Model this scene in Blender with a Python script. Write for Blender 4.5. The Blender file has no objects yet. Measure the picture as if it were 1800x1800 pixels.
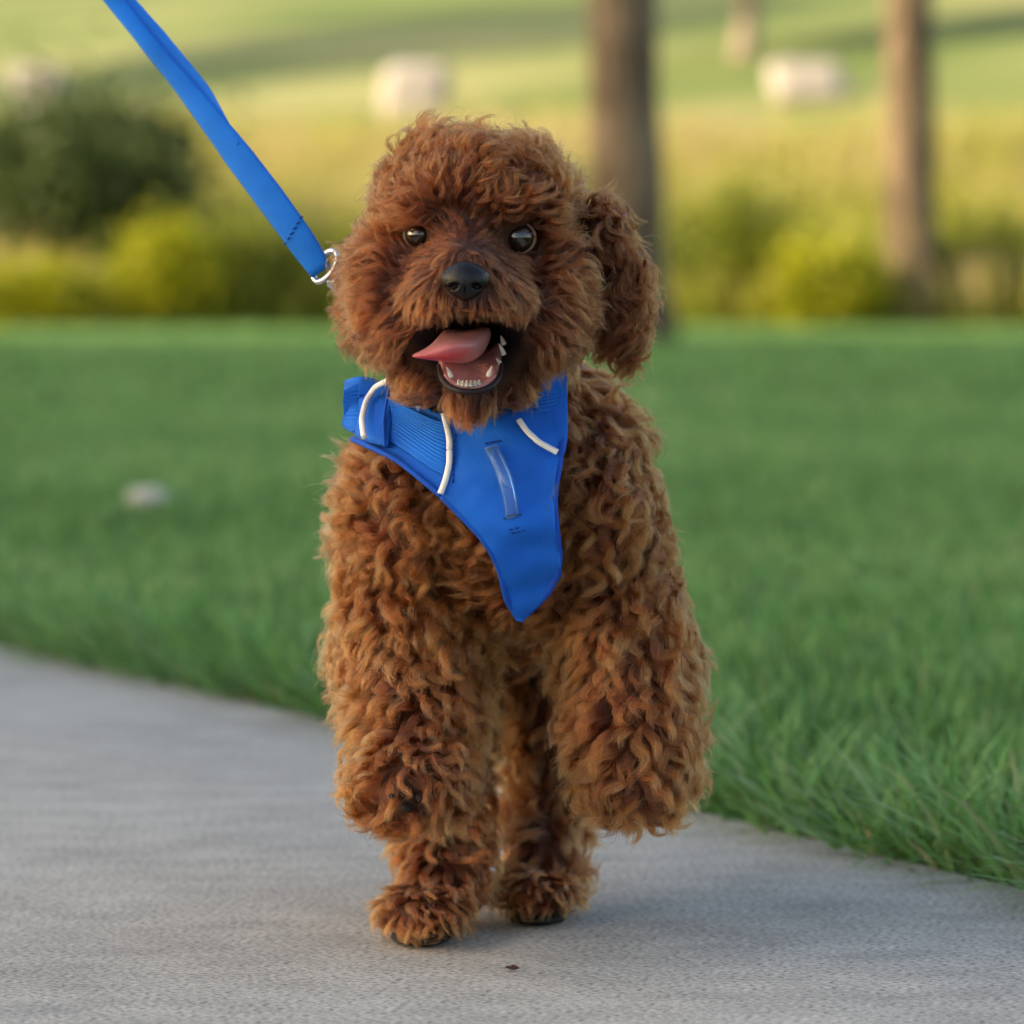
import bpy, math
import numpy as np
from mathutils import Vector
from mathutils.kdtree import KDTree

rng = np.random.default_rng(7)
SC = bpy.context.scene
COL = SC.collection

# ------------------------------------------------------------------ camera
D0 = 2.2                     # metres from lens to the plane y = 0 (hind feet)
CAMZ = 0.341                 # lens height
S = 0.525 / 1800.0           # metres per photo pixel on the plane y = 0
HZ = 480.0                   # photo row of the horizon
cam_data = bpy.data.cameras.new("camera")
cam = bpy.data.objects.new("camera", cam_data)
COL.objects.link(cam)
cam.location = (0.0, -D0, CAMZ)
cam.rotation_euler = (math.radians(90), 0, 0)
cam_data.sensor_width = 36.0
cam_data.sensor_fit = 'HORIZONTAL'
cam_data.lens = 36.0 * D0 / 0.525
cam_data.shift_y = -(900.0 - HZ) / 1800.0
cam_data.clip_start = 0.05
cam_data.clip_end = 3000.0
cam_data.dof.use_dof = True
cam_data.dof.focus_distance = 2.08
cam_data.dof.aperture_fstop = cam_data.lens / 17.0
SC.camera = cam

# ------------------------------------------------------------------ light
SUN_EL = math.radians(24)
SUN_TH = math.radians(76)            # angle from the camera-ward direction, to the left
sun_dir = np.array([-math.sin(SUN_TH) * math.cos(SUN_EL), -math.cos(SUN_TH) * math.cos(SUN_EL), math.sin(SUN_EL)])
world = bpy.data.worlds.new("World")
SC.world = world
world.use_nodes = True
wn = world.node_tree
bg = wn.nodes["Background"]
sky = wn.nodes.new("ShaderNodeTexSky")
sky.sky_type = 'NISHITA'
sky.sun_disc = False
sky.sun_elevation = SUN_EL
sky.sun_rotation = math.atan2(sun_dir[0], sun_dir[1])
sky.air_density = 1.0
sky.dust_density = 3.0
sky.ozone_density = 1.0
wn.links.new(sky.outputs[0], bg.inputs[0])
bg.inputs[1].default_value = 0.15
sun_data = bpy.data.lights.new("sun", 'SUN')
sun_data.energy = 2.7
sun_data.angle = math.radians(0.6)
sun_data.color = (1.0, 0.86, 0.66)
sun = bpy.data.objects.new("sun", sun_data)
COL.objects.link(sun)
sun.rotation_euler = Vector(sun_dir).to_track_quat('Z', 'Y').to_euler()

SC.view_settings.view_transform = 'Standard'
SC.view_settings.look = 'None'
SC.view_settings.gamma = 1.0
SC.view_settings.use_curve_mapping = False
SC.view_settings.exposure = 1.48
SC.view_settings.use_white_balance = True
SC.view_settings.white_balance_temperature = 7400
SC.view_settings.white_balance_tint = 10
SC.render.engine = 'CYCLES'
SC.cycles.use_denoising = True
SC.cycles.max_bounces = 7
SC.cycles.transmission_bounces = 4
SC.cycles.transparent_max_bounces = 8
SC.cycles_curves.shape = 'RIBBONS'
SC.cycles_curves.subdivisions = 2


# ------------------------------------------------------------------ helpers
def PX(u, v, y):
    """photo pixel + depth y -> world point"""
    k = S * (y + D0) / D0
    return np.array([(u - 900.0) * k, y, CAMZ - (v - HZ) * k])


def UV(P):
    """world points -> photo pixels"""
    k = S * (P[:, 1] + D0) / D0
    return P[:, 0] / k + 900.0, (CAMZ - P[:, 2]) / k + HZ


def nrm(a):
    return a / np.maximum(np.linalg.norm(a, axis=-1, keepdims=True), 1e-9)


def sstep(a, b, x):
    t = np.clip((x - a) / (b - a), 0, 1)
    return t * t * (3 - 2 * t)


def link(o, parent=None):
    COL.objects.link(o)
    if parent is not None:
        o.parent = parent
    return o


def tag(o, label=None, cat=None, group=None, kind=None):
    if label: o["label"] = label
    if cat: o["category"] = cat
    if group: o["group"] = group
    if kind: o["kind"] = kind
    return o


def empty(name, loc, label, cat, group=None):
    o = bpy.data.objects.new(name, None)
    o.empty_display_size = 0.05
    o.location = [float(c) for c in loc]
    link(o)
    return tag(o, label, cat, group)


def mesh_data(name, V, F, smooth=True):
    V = np.asarray(V, dtype=np.float32)
    F = np.asarray(F, dtype=np.int32)
    me = bpy.data.meshes.new(name)
    me.vertices.add(len(V))
    me.vertices.foreach_set("co", V.ravel())
    me.loops.add(F.size)
    me.loops.foreach_set("vertex_index", F.ravel())
    me.polygons.add(len(F))
    k = F.shape[1]
    me.polygons.foreach_set("loop_start", np.arange(len(F), dtype=np.int32) * k)
    me.polygons.foreach_set("loop_total", np.full(len(F), k, dtype=np.int32))
    me.update(calc_edges=True)
    me.validate()
    if smooth:
        me.polygons.foreach_set("use_smooth", np.ones(len(me.polygons), dtype=bool))
    return me


def obj(name, V, F, mat, parent=None, smooth=True):
    """mesh object; world-space verts are moved into the parent's frame"""
    V = np.array(V, dtype=np.float64)
    if parent is not None:
        q = parent
        while q is not None:
            V = V - np.array(q.location)
            q = q.parent
    me = mesh_data(name, V, F, smooth)
    if mat is not None:
        me.materials.append(mat)
    return link(bpy.data.objects.new(name, me), parent)


def origin(o, p):
    """put a top-level mesh object's origin at p (mesh given in world space)"""
    p = np.array(p, dtype=float)
    n = len(o.data.vertices)
    a = np.empty(n * 3, dtype=np.float32)
    o.data.vertices.foreach_get("co", a)
    a = a.reshape(-1, 3) - p
    o.data.vertices.foreach_set("co", a.astype(np.float32).ravel())
    o.location = p
    return o


def fattr(o, name, vals, domain='POINT'):
    at = o.data.attributes.new(name, 'FLOAT', domain)
    at.data.foreach_set("value", np.asarray(vals, dtype=np.float32))


def vnoise(P, scale, seed=0):
    """cheap smooth value noise, -1..1"""
    Q = np.asarray(P, dtype=np.float64) / scale + seed * 17.31
    I = np.floor(Q).astype(np.int64)
    f = Q - I
    f = f * f * (3 - 2 * f)
    out = np.zeros(len(Q))
    nd = Q.shape[1]
    for c in range(2 ** nd):
        w = np.ones(len(Q))
        h = np.zeros(len(Q), dtype=np.int64)
        for d in range(nd):
            b = (c >> d) & 1
            w = w * (f[:, d] if b else 1 - f[:, d])
            h = h * 73856093 + (I[:, d] + b) * (19349663 + 83492791 * d)
        h = (h ^ (h >> 13)) * 1274126177
        h = (h ^ (h >> 16)) & 0xFFFF
        out += w * (h / 32767.5 - 1.0)
    return out


# ------------------------------------------------------------------ materials
def new_mat(name):
    m = bpy.data.materials.new(name)
    m.use_nodes = True
    n = m.node_tree
    b = n.nodes["Principled BSDF"]
    return m, n, b


def simple(name, col, rough=0.6, spec=0.5, metal=0.0, noise=0.0, nscale=60.0, bump=0.0, bscale=200.0):
    m, n, b = new_mat(name)
    b.inputs["Base Color"].default_value = (*col, 1)
    b.inputs["Roughness"].default_value = rough
    b.inputs["Specular IOR Level"].default_value = spec
    b.inputs["Metallic"].default_value = metal
    tc = n.nodes.new("ShaderNodeTexCoord")
    if noise > 0:
        t = n.nodes.new("ShaderNodeTexNoise"); t.inputs["Scale"].default_value = nscale
        t.inputs["Detail"].default_value = 5
        r = n.nodes.new("ShaderNodeMapRange")
        r.inputs[1].default_value = 0.25; r.inputs[2].default_value = 0.75
        r.inputs[3].default_value = 1 - noise; r.inputs[4].default_value = 1 + noise
        mx = n.nodes.new("ShaderNodeVectorMath"); mx.operation = 'SCALE'
        mx.inputs[0].default_value = col
        n.links.new(tc.outputs["Object"], t.inputs["Vector"])
        n.links.new(t.outputs[0], r.inputs[0]); n.links.new(r.outputs[0], mx.inputs["Scale"])
        n.links.new(mx.outputs[0], b.inputs["Base Color"])
    if bump > 0:
        t = n.nodes.new("ShaderNodeTexNoise"); t.inputs["Scale"].default_value = bscale
        t.inputs["Detail"].default_value = 6
        bp = n.nodes.new("ShaderNodeBump"); bp.inputs["Strength"].default_value = bump
        bp.inputs["Distance"].default_value = 1.0 / bscale
        n.links.new(tc.outputs["Object"], t.inputs["Vector"])
        n.links.new(t.outputs[0], bp.inputs["Height"]); n.links.new(bp.outputs[0], b.inputs["Normal"])
    return m


def ramp(n, stops):
    r = n.nodes.new("ShaderNodeValToRGB")
    e = r.color_ramp.elements
    while len(e) < len(stops):
        e.new(0.5)
    for i, (p, c) in enumerate(stops):
        e[i].position = p
        e[i].color = (*c, 1)
    return r


def leaf_mat(name, stops, rough=0.5, trans=0.35, spec=0.35):
    """blade / leaf: colour from the per-vertex 'tint', partly translucent"""
    m, n, b = new_mat(name)
    at = n.nodes.new("ShaderNodeAttribute"); at.attribute_name = "tint"
    r = ramp(n, stops)
    n.links.new(at.outputs["Fac"], r.inputs[0])
    n.links.new(r.outputs[0], b.inputs["Base Color"])
    b.inputs["Roughness"].default_value = rough
    b.inputs["Specular IOR Level"].default_value = spec
    tr = n.nodes.new("ShaderNodeBsdfTranslucent")
    n.links.new(r.outputs[0], tr.inputs[0])
    mx = n.nodes.new("ShaderNodeMixShader"); mx.inputs[0].default_value = trans
    out = n.nodes["Material Output"]
    n.links.new(b.outputs[0], mx.inputs[1]); n.links.new(tr.outputs[0], mx.inputs[2])
    n.links.new(mx.outputs[0], out.inputs[0])
    return m


def concrete_mat():
    m, n, b = new_mat("concrete")
    tc = n.nodes.new("ShaderNodeTexCoord")
    mp = n.nodes.new("ShaderNodeMapping")
    mp.inputs["Rotation"].default_value = (0, 0, math.radians(8))
    mp.inputs["Scale"].default_value = (0.62, 1.0, 1.0)       # broom finish runs across the path
    n.links.new(tc.outputs["Object"], mp.inputs[0])
    def noise(sc, det, vec=mp, rough=0.6):
        t = n.nodes.new("ShaderNodeTexNoise")
        t.inputs["Scale"].default_value = sc; t.inputs["Detail"].default_value = det
        t.inputs["Roughness"].default_value = rough
        n.links.new(vec.outputs[0] if vec is mp else tc.outputs["Object"], t.inputs["Vector"])
        return t
    big = noise(2.2, 4, None); mid = noise(28, 5); fine = noise(480, 4)
    r1 = ramp(n, [(0.3, (0.34, 0.322, 0.288)), (0.72, (0.47, 0.445, 0.40))])
    n.links.new(big.outputs[0], r1.inputs[0])
    r2 = ramp(n, [(0.30, (0.80, 0.80, 0.80)), (0.70, (1.12, 1.12, 1.12))])
    n.links.new(mid.outputs[0], r2.inputs[0])
    r3 = ramp(n, [(0.32, (0.22, 0.22, 0.24)), (0.48, (0.95, 0.95, 0.94)), (0.68, (1.50, 1.48, 1.44))])
    n.links.new(fine.outputs[0], r3.inputs[0])
    def mul(a, c):
        x = n.nodes.new("ShaderNodeMix"); x.data_type = 'RGBA'; x.blend_type = 'MULTIPLY'
        x.inputs[0].default_value = 1.0
        n.links.new(a, x.inputs[6]); n.links.new(c, x.inputs[7])
        return x.outputs[2]
    c = mul(mul(r1.outputs[0], r2.outputs[0]), r3.outputs[0])
    n.links.new(c, b.inputs["Base Color"])
    b.inputs["Roughness"].default_value = 0.9
    b.inputs["Specular IOR Level"].default_value = 0.25
    bp = n.nodes.new("ShaderNodeBump"); bp.inputs["Strength"].default_value = 0.22
    bp.inputs["Distance"].default_value = 0.0014
    n.links.new(fine.outputs[0], bp.inputs["Height"])
    n.links.new(bp.outputs[0], b.inputs["Normal"])
    return m


def ground_mat():
    """turf: soil-dark thatch near by, mown green with mottling farther out"""
    m, n, b = new_mat("turf")
    tc = n.nodes.new("ShaderNodeTexCoord")
    t1 = n.nodes.new("ShaderNodeTexNoise"); t1.inputs["Scale"].default_value = 0.22; t1.inputs["Detail"].default_value = 6
    t2 = n.nodes.new("ShaderNodeTexNoise"); t2.inputs["Scale"].default_value = 45; t2.inputs["Detail"].default_value = 4
    n.links.new(tc.outputs["Object"], t1.inputs["Vector"]); n.links.new(tc.outputs["Object"], t2.inputs["Vector"])
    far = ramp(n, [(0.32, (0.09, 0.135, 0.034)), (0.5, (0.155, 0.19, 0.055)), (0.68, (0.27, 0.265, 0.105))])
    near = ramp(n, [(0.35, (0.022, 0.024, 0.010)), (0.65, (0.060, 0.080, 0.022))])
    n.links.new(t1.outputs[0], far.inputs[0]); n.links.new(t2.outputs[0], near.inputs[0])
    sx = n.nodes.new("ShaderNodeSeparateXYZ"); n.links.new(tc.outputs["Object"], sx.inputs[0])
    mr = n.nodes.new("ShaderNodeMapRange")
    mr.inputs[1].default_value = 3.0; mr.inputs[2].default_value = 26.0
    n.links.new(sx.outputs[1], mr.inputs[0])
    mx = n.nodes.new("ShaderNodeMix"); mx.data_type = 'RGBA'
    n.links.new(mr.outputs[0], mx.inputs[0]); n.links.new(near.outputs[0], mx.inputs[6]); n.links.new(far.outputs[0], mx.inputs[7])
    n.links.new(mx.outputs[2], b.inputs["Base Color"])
    b.inputs["Roughness"].default_value = 0.95
    b.inputs["Specular IOR Level"].default_value = 0.15
    return m


def bark_mat(name, c0, c1):
    m, n, b = new_mat(name)
    tc = n.nodes.new("ShaderNodeTexCoord")
    mp = n.nodes.new("ShaderNodeMapping"); mp.inputs["Scale"].default_value = (9, 9, 1.6)
    t = n.nodes.new("ShaderNodeTexNoise"); t.inputs["Scale"].default_value = 2.0; t.inputs["Detail"].default_value = 7
    n.links.new(tc.outputs["Object"], mp.inputs[0]); n.links.new(mp.outputs[0], t.inputs["Vector"])
    r = ramp(n, [(0.35, c0), (0.65, c1)])
    n.links.new(t.outputs[0], r.inputs[0]); n.links.new(r.outputs[0], b.inputs["Base Color"])
    bp = n.nodes.new("ShaderNodeBump"); bp.inputs["Strength"].default_value = 0.9; bp.inputs["Distance"].default_value = 0.03
    n.links.new(t.outputs[0], bp.inputs["Height"]); n.links.new(bp.outputs[0], b.inputs["Normal"])
    b.inputs["Roughness"].default_value = 0.95
    b.inputs["Specular IOR Level"].default_value = 0.15
    return m


def fur_mat():
    m = bpy.data.materials.new("fur")
    m.use_nodes = True
    n = m.node_tree
    for x in list(n.nodes):
        n.nodes.remove(x)
    out = n.nodes.new("ShaderNodeOutputMaterial")
    h = n.nodes.new("ShaderNodeBsdfHairPrincipled")
    h.model = 'CHIANG'
    h.parametrization = 'COLOR'
    hi = n.nodes.new("ShaderNodeHairInfo")
    at = n.nodes.new("ShaderNodeAttribute"); at.attribute_name = "tint"
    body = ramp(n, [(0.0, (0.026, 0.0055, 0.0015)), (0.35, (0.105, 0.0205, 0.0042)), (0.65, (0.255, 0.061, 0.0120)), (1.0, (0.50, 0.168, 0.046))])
    # tips grow out paler; roots darkened further, painting in shade deep in the coat
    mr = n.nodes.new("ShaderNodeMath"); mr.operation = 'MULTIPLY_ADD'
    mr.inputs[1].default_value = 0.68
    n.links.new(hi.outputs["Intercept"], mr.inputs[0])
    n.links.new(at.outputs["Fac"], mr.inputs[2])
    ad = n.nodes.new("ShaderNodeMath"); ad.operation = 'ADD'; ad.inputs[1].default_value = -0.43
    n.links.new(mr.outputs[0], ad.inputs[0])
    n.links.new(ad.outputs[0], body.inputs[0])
    n.links.new(body.outputs[0], h.inputs["Color"])
    h.inputs["Roughness"].default_value = 0.38
    h.inputs["Radial Roughness"].default_value = 0.55
    h.inputs["Coat"].default_value = 0.0
    h.inputs["IOR"].default_value = 1.5
    n.links.new(h.outputs[0], out.inputs[0])
    return m


def fabric_mat(name, col, rib=0.0, ribscale=60.0, rough=0.65):
    """woven nylon; ribs run along U (uv map), fine weave bump"""
    m, n, b = new_mat(name)
    b.inputs["Roughness"].default_value = rough
    b.inputs["Specular IOR Level"].default_value = 0.18
    tc = n.nodes.new("ShaderNodeTexCoord")
    t = n.nodes.new("ShaderNodeTexNoise"); t.inputs["Scale"].default_value = 40; t.inputs["Detail"].default_value = 5
    n.links.new(tc.outputs["Object"], t.inputs["Vector"])
    r = ramp(n, [(0.3, tuple(c * 0.86 for c in col)), (0.7, tuple(min(1, c * 1.12) for c in col))])
    n.links.new(t.outputs[0], r.inputs[0]); n.links.new(r.outputs[0], b.inputs["Base Color"])
    f = n.nodes.new("ShaderNodeTexNoise"); f.inputs["Scale"].default_value = 900; f.inputs["Detail"].default_value = 2
    n.links.new(tc.outputs["Object"], f.inputs["Vector"])
    h = f.outputs[0]
    bp = n.nodes.new("ShaderNodeBump"); bp.inputs["Strength"].default_value = 0.35; bp.inputs["Distance"].default_value = 0.0006
    n.links.new(h, bp.inputs["Height"])
    last = bp
    if rib > 0:
        w = n.nodes.new("ShaderNodeTexWave"); w.wave_type = 'BANDS'; w.bands_direction = 'Y'
        w.inputs["Scale"].default_value = ribscale
        w.inputs["Distortion"].default_value = 0.15
        n.links.new(tc.outputs["UV"], w.inputs["Vector"])
        b2 = n.nodes.new("ShaderNodeBump"); b2.inputs["Strength"].default_value = rib; b2.inputs["Distance"].default_value = 0.0012
        n.links.new(w.outputs[0], b2.inputs["Height"]); n.links.new(bp.outputs[0], b2.inputs["Normal"])
        last = b2
    n.links.new(last.outputs[0], b.inputs["Normal"])
    return m


M = {}
M["concrete"] = concrete_mat()
M["ground"] = ground_mat()
M["bark"] = bark_mat("bark", (0.065, 0.046, 0.030), (0.27, 0.195, 0.125))
M["palebark"] = bark_mat("pale_bark", (0.20, 0.15, 0.11), (0.42, 0.34, 0.27))
M["grass"] = leaf_mat("grass_blade", [(0.0, (0.028, 0.075, 0.020)), (0.4, (0.115, 0.275, 0.068)), (0.75, (0.22, 0.43, 0.14)), (0.92, (0.26, 0.33, 0.14)), (1.0, (0.46, 0.38, 0.20))], 0.40, 0.40, 0.32)
M["meadow"] = leaf_mat("meadow_blade", [(0.0, (0.06, 0.10, 0.015)), (0.3, (0.25, 0.30, 0.024)), (0.65, (0.41, 0.39, 0.075)), (1.0, (0.50, 0.40, 0.21))], 0.6, 0.4, 0.3)
M["leaf"] = leaf_mat("leaf_green", [(0.0, (0.04, 0.07, 0.012)), (0.5, (0.08, 0.12, 0.022)), (1.0, (0.13, 0.17, 0.035))], 0.5, 0.3)
M["darkleaf"] = leaf_mat("leaf_dark", [(0.0, (0.04, 0.065, 0.018)), (0.6, (0.085, 0.125, 0.030)), (1.0, (0.17, 0.20, 0.05))], 0.5, 0.2)
M["midleaf"] = leaf_mat("leaf_mid", [(0.0, (0.10, 0.13, 0.018)), (0.5, (0.22, 0.26, 0.028)), (1.0, (0.38, 0.38, 0.05))], 0.5, 0.4)
M["limeleaf"] = leaf_mat("leaf_lime", [(0.0, (0.20, 0.23, 0.012)), (0.5, (0.40, 0.41, 0.018)), (1.0, (0.58, 0.54, 0.05))], 0.5, 0.45)
M["stone"] = simple("pale_stone", (0.40, 0.355, 0.32), 0.9, 0.2, noise=0.18, nscale=4, bump=0.5, bscale=14)
M["pebble"] = simple("grey_white_stone", (0.36, 0.36, 0.31), 0.85, 0.3, noise=0.2, nscale=40, bump=0.4, bscale=90)
M["skin"] = simple("skin", (0.050, 0.018, 0.008), 0.7, 0.2, noise=0.2, nscale=200)
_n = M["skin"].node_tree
_at = _n.nodes.new("ShaderNodeAttribute"); _at.attribute_name = "lining_shade"       # black lips and inner mouth, spread wider as painted shade at the corners
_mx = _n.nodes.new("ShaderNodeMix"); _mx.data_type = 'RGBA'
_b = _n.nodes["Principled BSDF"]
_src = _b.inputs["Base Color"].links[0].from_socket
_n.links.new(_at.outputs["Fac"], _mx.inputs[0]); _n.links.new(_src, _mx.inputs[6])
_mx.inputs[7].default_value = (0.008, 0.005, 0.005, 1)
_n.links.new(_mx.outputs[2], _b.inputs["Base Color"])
M["mouthdark"] = simple("mouth_lining", (0.012, 0.007, 0.006), 0.45, 0.4, bump=0.2, bscale=300)
M["lip"] = simple("lip", (0.016, 0.009, 0.010), 0.42, 0.2, noise=0.3, nscale=200, bump=0.25, bscale=350)
M["gum"] = simple("gum", (0.46, 0.19, 0.18), 0.32, 0.5, noise=0.25, nscale=160, bump=0.25, bscale=300)
M["tongue"] = simple("tongue_skin", (0.46, 0.19, 0.185), 0.28, 0.5, noise=0.2, nscale=120, bump=0.35, bscale=700)
_n = M["tongue"].node_tree
_at = _n.nodes.new("ShaderNodeAttribute"); _at.attribute_name = "under"      # underside is redder flesh
_mx = _n.nodes.new("ShaderNodeMix"); _mx.data_type = 'RGBA'
_b = _n.nodes["Principled BSDF"]
_src = _b.inputs["Base Color"].links[0].from_socket
_n.links.new(_at.outputs["Fac"], _mx.inputs[0]); _n.links.new(_src, _mx.inputs[6])
_mx.inputs[7].default_value = (0.62, 0.035, 0.045, 1)
_n.links.new(_mx.outputs[2], _b.inputs["Base Color"])
M["tooth"] = simple("tooth", (0.66, 0.60, 0.51), 0.25, 0.5, noise=0.06, nscale=150)
M["nose"] = simple("nose_leather", (0.005, 0.005, 0.006), 0.24, 0.30, noise=0.2, nscale=300, bump=0.35, bscale=900)
M["pad"] = simple("paw_pad", (0.014, 0.011, 0.010), 0.7, 0.3, bump=0.5, bscale=400)
M["claw"] = simple("claw", (0.05, 0.045, 0.045), 0.3, 0.5)
M["iris"] = simple("iris", (0.010, 0.005, 0.003), 0.03, 0.9, noise=0.3, nscale=600)
M["eyelid"] = simple("eyelid", (0.13, 0.075, 0.055), 0.45, 0.4)
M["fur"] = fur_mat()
M["blue"] = fabric_mat("blue_nylon", (0.001, 0.120, 0.58))
M["webbing"] = fabric_mat("blue_webbing", (0.001, 0.130, 0.60), rib=0.4, ribscale=4.6)
M["bind"] = fabric_mat("blue_binding", (0.003, 0.075, 0.45), rough=0.6)
M["leash"] = fabric_mat("leash_webbing", (0.001, 0.145, 0.55), rib=0.12, ribscale=4.0)
M["piping"] = simple("white_piping", (0.78, 0.78, 0.76), 0.45, 0.5, noise=0.06, nscale=80, bump=0.2, bscale=700)
M["thread"] = simple("navy_thread", (0.005, 0.035, 0.20), 0.8, 0.2)
M["steel"] = simple("steel", (0.72, 0.72, 0.74), 0.16, 0.5, metal=1.0)
M["blacknylon"] = simple("black_nylon", (0.012, 0.012, 0.014), 0.6, 0.3)
M["dryleaf"] = simple("dry_leaf", (0.10, 0.045, 0.025), 0.8, 0.2, noise=0.3, nscale=300)
m, n, b = new_mat("clear_plastic")
b.inputs["Base Color"].default_value = (0.30, 0.62, 0.93, 1)
b.inputs["Roughness"].default_value = 0.12
b.inputs["Transmission Weight"].default_value = 0.88
b.inputs["IOR"].default_value = 1.45
M["plastic"] = m

# ------------------------------------------------------------------ terrain
def terrain(x, y):
    h = 0.125 * (y - 30.0) + 0.125 * (np.clip(x, -40, 40) + 5.0)
    h = 0.5 * (h + np.sqrt(h * h + 0.6))                 # soft max(0, h)
    h = h * sstep(24.0, 33.0, y)
    h = 16.0 * np.tanh(h / 16.0)
    return h - 0.016


def ground_hit(u, v):
    """where the view ray of a photo pixel meets the terrain"""
    y = np.linspace(2.0, 160.0, 8000)
    k = S * (y + D0) / D0
    x = (u - 900.0) * k
    z = CAMZ - (v - HZ) * k
    i = np.argmax(z < terrain(x, y))
    return np.array([x[i], y[i], terrain(x[i], y[i])])


gx = np.concatenate([np.linspace(-1500, -70, 12), np.linspace(-60, 60, 121), np.linspace(70, 1500, 12)])
gy = np.concatenate([np.linspace(-600, -30, 6), np.linspace(-20, 130, 151), np.linspace(140, 2500, 14)])
GX, GY = np.meshgrid(gx, gy, indexing='ij')
GZ = terrain(GX, GY)
V = np.stack([GX, GY, GZ], -1).reshape(-1, 3)
ny = len(gy)
I, J = np.meshgrid(np.arange(len(gx) - 1), np.arange(ny - 1), indexing='ij')
a = (I * ny + J).ravel()
F = np.stack([a, a + ny, a + ny + 1, a + 1], 1)
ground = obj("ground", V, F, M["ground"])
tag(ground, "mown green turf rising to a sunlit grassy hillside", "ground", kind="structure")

# ---- path: right edge traced where concrete meets turf
edge = np.array([(-19.5, 46.0), (-9.5, 22.0), (-4.6, 10.5), (-2.1, 5.2), (-1.02, 2.95), (-0.49, 1.82), (-0.30, 1.42), (-0.15, 1.12), (0.0, 0.80),
                 (0.116, 0.54), (0.21, 0.34), (0.30, 0.165), (0.52, -0.28), (0.95, -1.15), (2.4, -4.1), (5.2, -9.5)])
def resample(P, n):
    P = np.asarray(P, float)
    d = np.concatenate([[0], np.cumsum(np.linalg.norm(np.diff(P, axis=0), axis=1))])
    t = np.linspace(0, d[-1], n)
    return np.stack([np.interp(t, d, P[:, i]) for i in range(P.shape[1])], 1)
E = resample(edge, 700)
for _ in range(12):
    E[1:-1] = 0.25 * E[:-2] + 0.5 * E[1:-1] + 0.25 * E[2:]
T2 = nrm(np.gradient(E, axis=0))
NL = np.stack([T2[:, 1], -T2[:, 0]], 1)            # towards the path (left / camera side)
if NL[350, 0] > 0: NL = -NL
W = 1.55
prof = [(0.0, -0.05), (0.0, -0.006), (0.004, -0.0015), (0.010, 0.0), (0.4, 0.0), (0.8, 0.0), (1.15, 0.0), (W - 0.01, 0.0), (W - 0.004, -0.0015), (W, -0.006), (W, -0.05)]
V = np.concatenate([np.column_stack([E + NL * p, np.full(len(E), z)]) for p, z in prof])
n_ = len(E); F = []
idx = np.arange(n_ - 1)
for k in range(len(prof) - 1):
    F.append(np.stack([k * n_ + idx, k * n_ + idx + 1, (k + 1) * n_ + idx + 1, (k + 1) * n_ + idx], 1))
path = obj("path", V, np.concatenate(F), M["concrete"])
tag(path, "pale grey broom-finished concrete footpath along the lawn", "path", kind="structure")


def edge_dist(P):
    """signed distance to the path edge, positive on the lawn"""
    out = np.empty(len(P)); nn = np.empty((len(P), 2))
    Es, Ns = E[::4], NL[::4]
    for s in range(0, len(P), 20000):
        q = P[s:s + 20000]
        d = ((q[:, None, :] - Es[None]) ** 2).sum(-1)
        i = d.argmin(1)
        out[s:s + 20000] = -((q - Es[i]) * Ns[i]).sum(1)
        nn[s:s + 20000] = Ns[i]
    return out, nn


# ------------------------------------------------------------------ grass
def blades(root, length, width, lean, az, droop, segs, tint, tipt=0.0, z0=None):
    """ribbon blades -> V, F, tint"""
    n = len(root)
    t = np.linspace(0, 1, segs + 1)[None, :, None]
    h = np.stack([np.cos(az), np.sin(az)], 1)
    ang = lean[:, None] + droop[:, None] * np.linspace(0, 1, segs + 1)[None] ** 1.4     # angle off vertical
    ds = length[:, None] / segs
    hx = np.concatenate([np.zeros((n, 1)), np.cumsum(np.sin(ang[:, :-1]) * ds, 1)], 1)
    hz = np.concatenate([np.zeros((n, 1)), np.cumsum(np.cos(ang[:, :-1]) * ds, 1)], 1)
    C = np.zeros((n, segs + 1, 3))
    C[:, :, :2] = root[:, None, :2] + h[:, None, :] * hx[:, :, None]
    C[:, :, 2] = root[:, 2:3] + hz
    yaw = az + math.pi / 2 + rng.normal(0, 0.5, n)
    side = np.stack([np.cos(yaw), np.sin(yaw), np.zeros(n)], 1)
    w = width[:, None] * np.array([0.75, 1.0, 0.95, 0.7, 0.12])[np.linspace(0, 4, segs + 1).round().astype(int)][None]
    L = C - side[:, None] * (w * 0.5)[..., None]
    R = C + side[:, None] * (w * 0.5)[..., None]
    V = np.stack([L, R], 2).reshape(-1, 3)
    k = np.arange(segs)
    f = np.stack([2 * k, 2 * k + 1, 2 * k + 3, 2 * k + 2], 1)
    F = (np.arange(n)[:, None, None] * (2 * (segs + 1)) + f[None]).reshape(-1, 4)
    tt = tint[:, None] + tipt * np.linspace(0, 1, segs + 1)[None]
    T = np.repeat(np.clip(tt, 0, 1), 2, axis=1).ravel()
    return V, F, T


def merge(parts):
    Vs, Fs, Ts, o = [], [], [], 0
    for V, F, T in parts:
        Vs.append(V); Fs.append(F + o); Ts.append(T); o += len(V)
    return np.concatenate(Vs), np.concatenate(Fs), np.concatenate(Ts)


def lawn_points(n, d0, d1, margin):
    d = np.sqrt(rng.uniform(d0 * d0, d1 * d1, n))
    x = rng.uniform(-1, 1, n) * (0.125 * d + margin)
    return np.stack([x, d - D0], 1)


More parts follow.
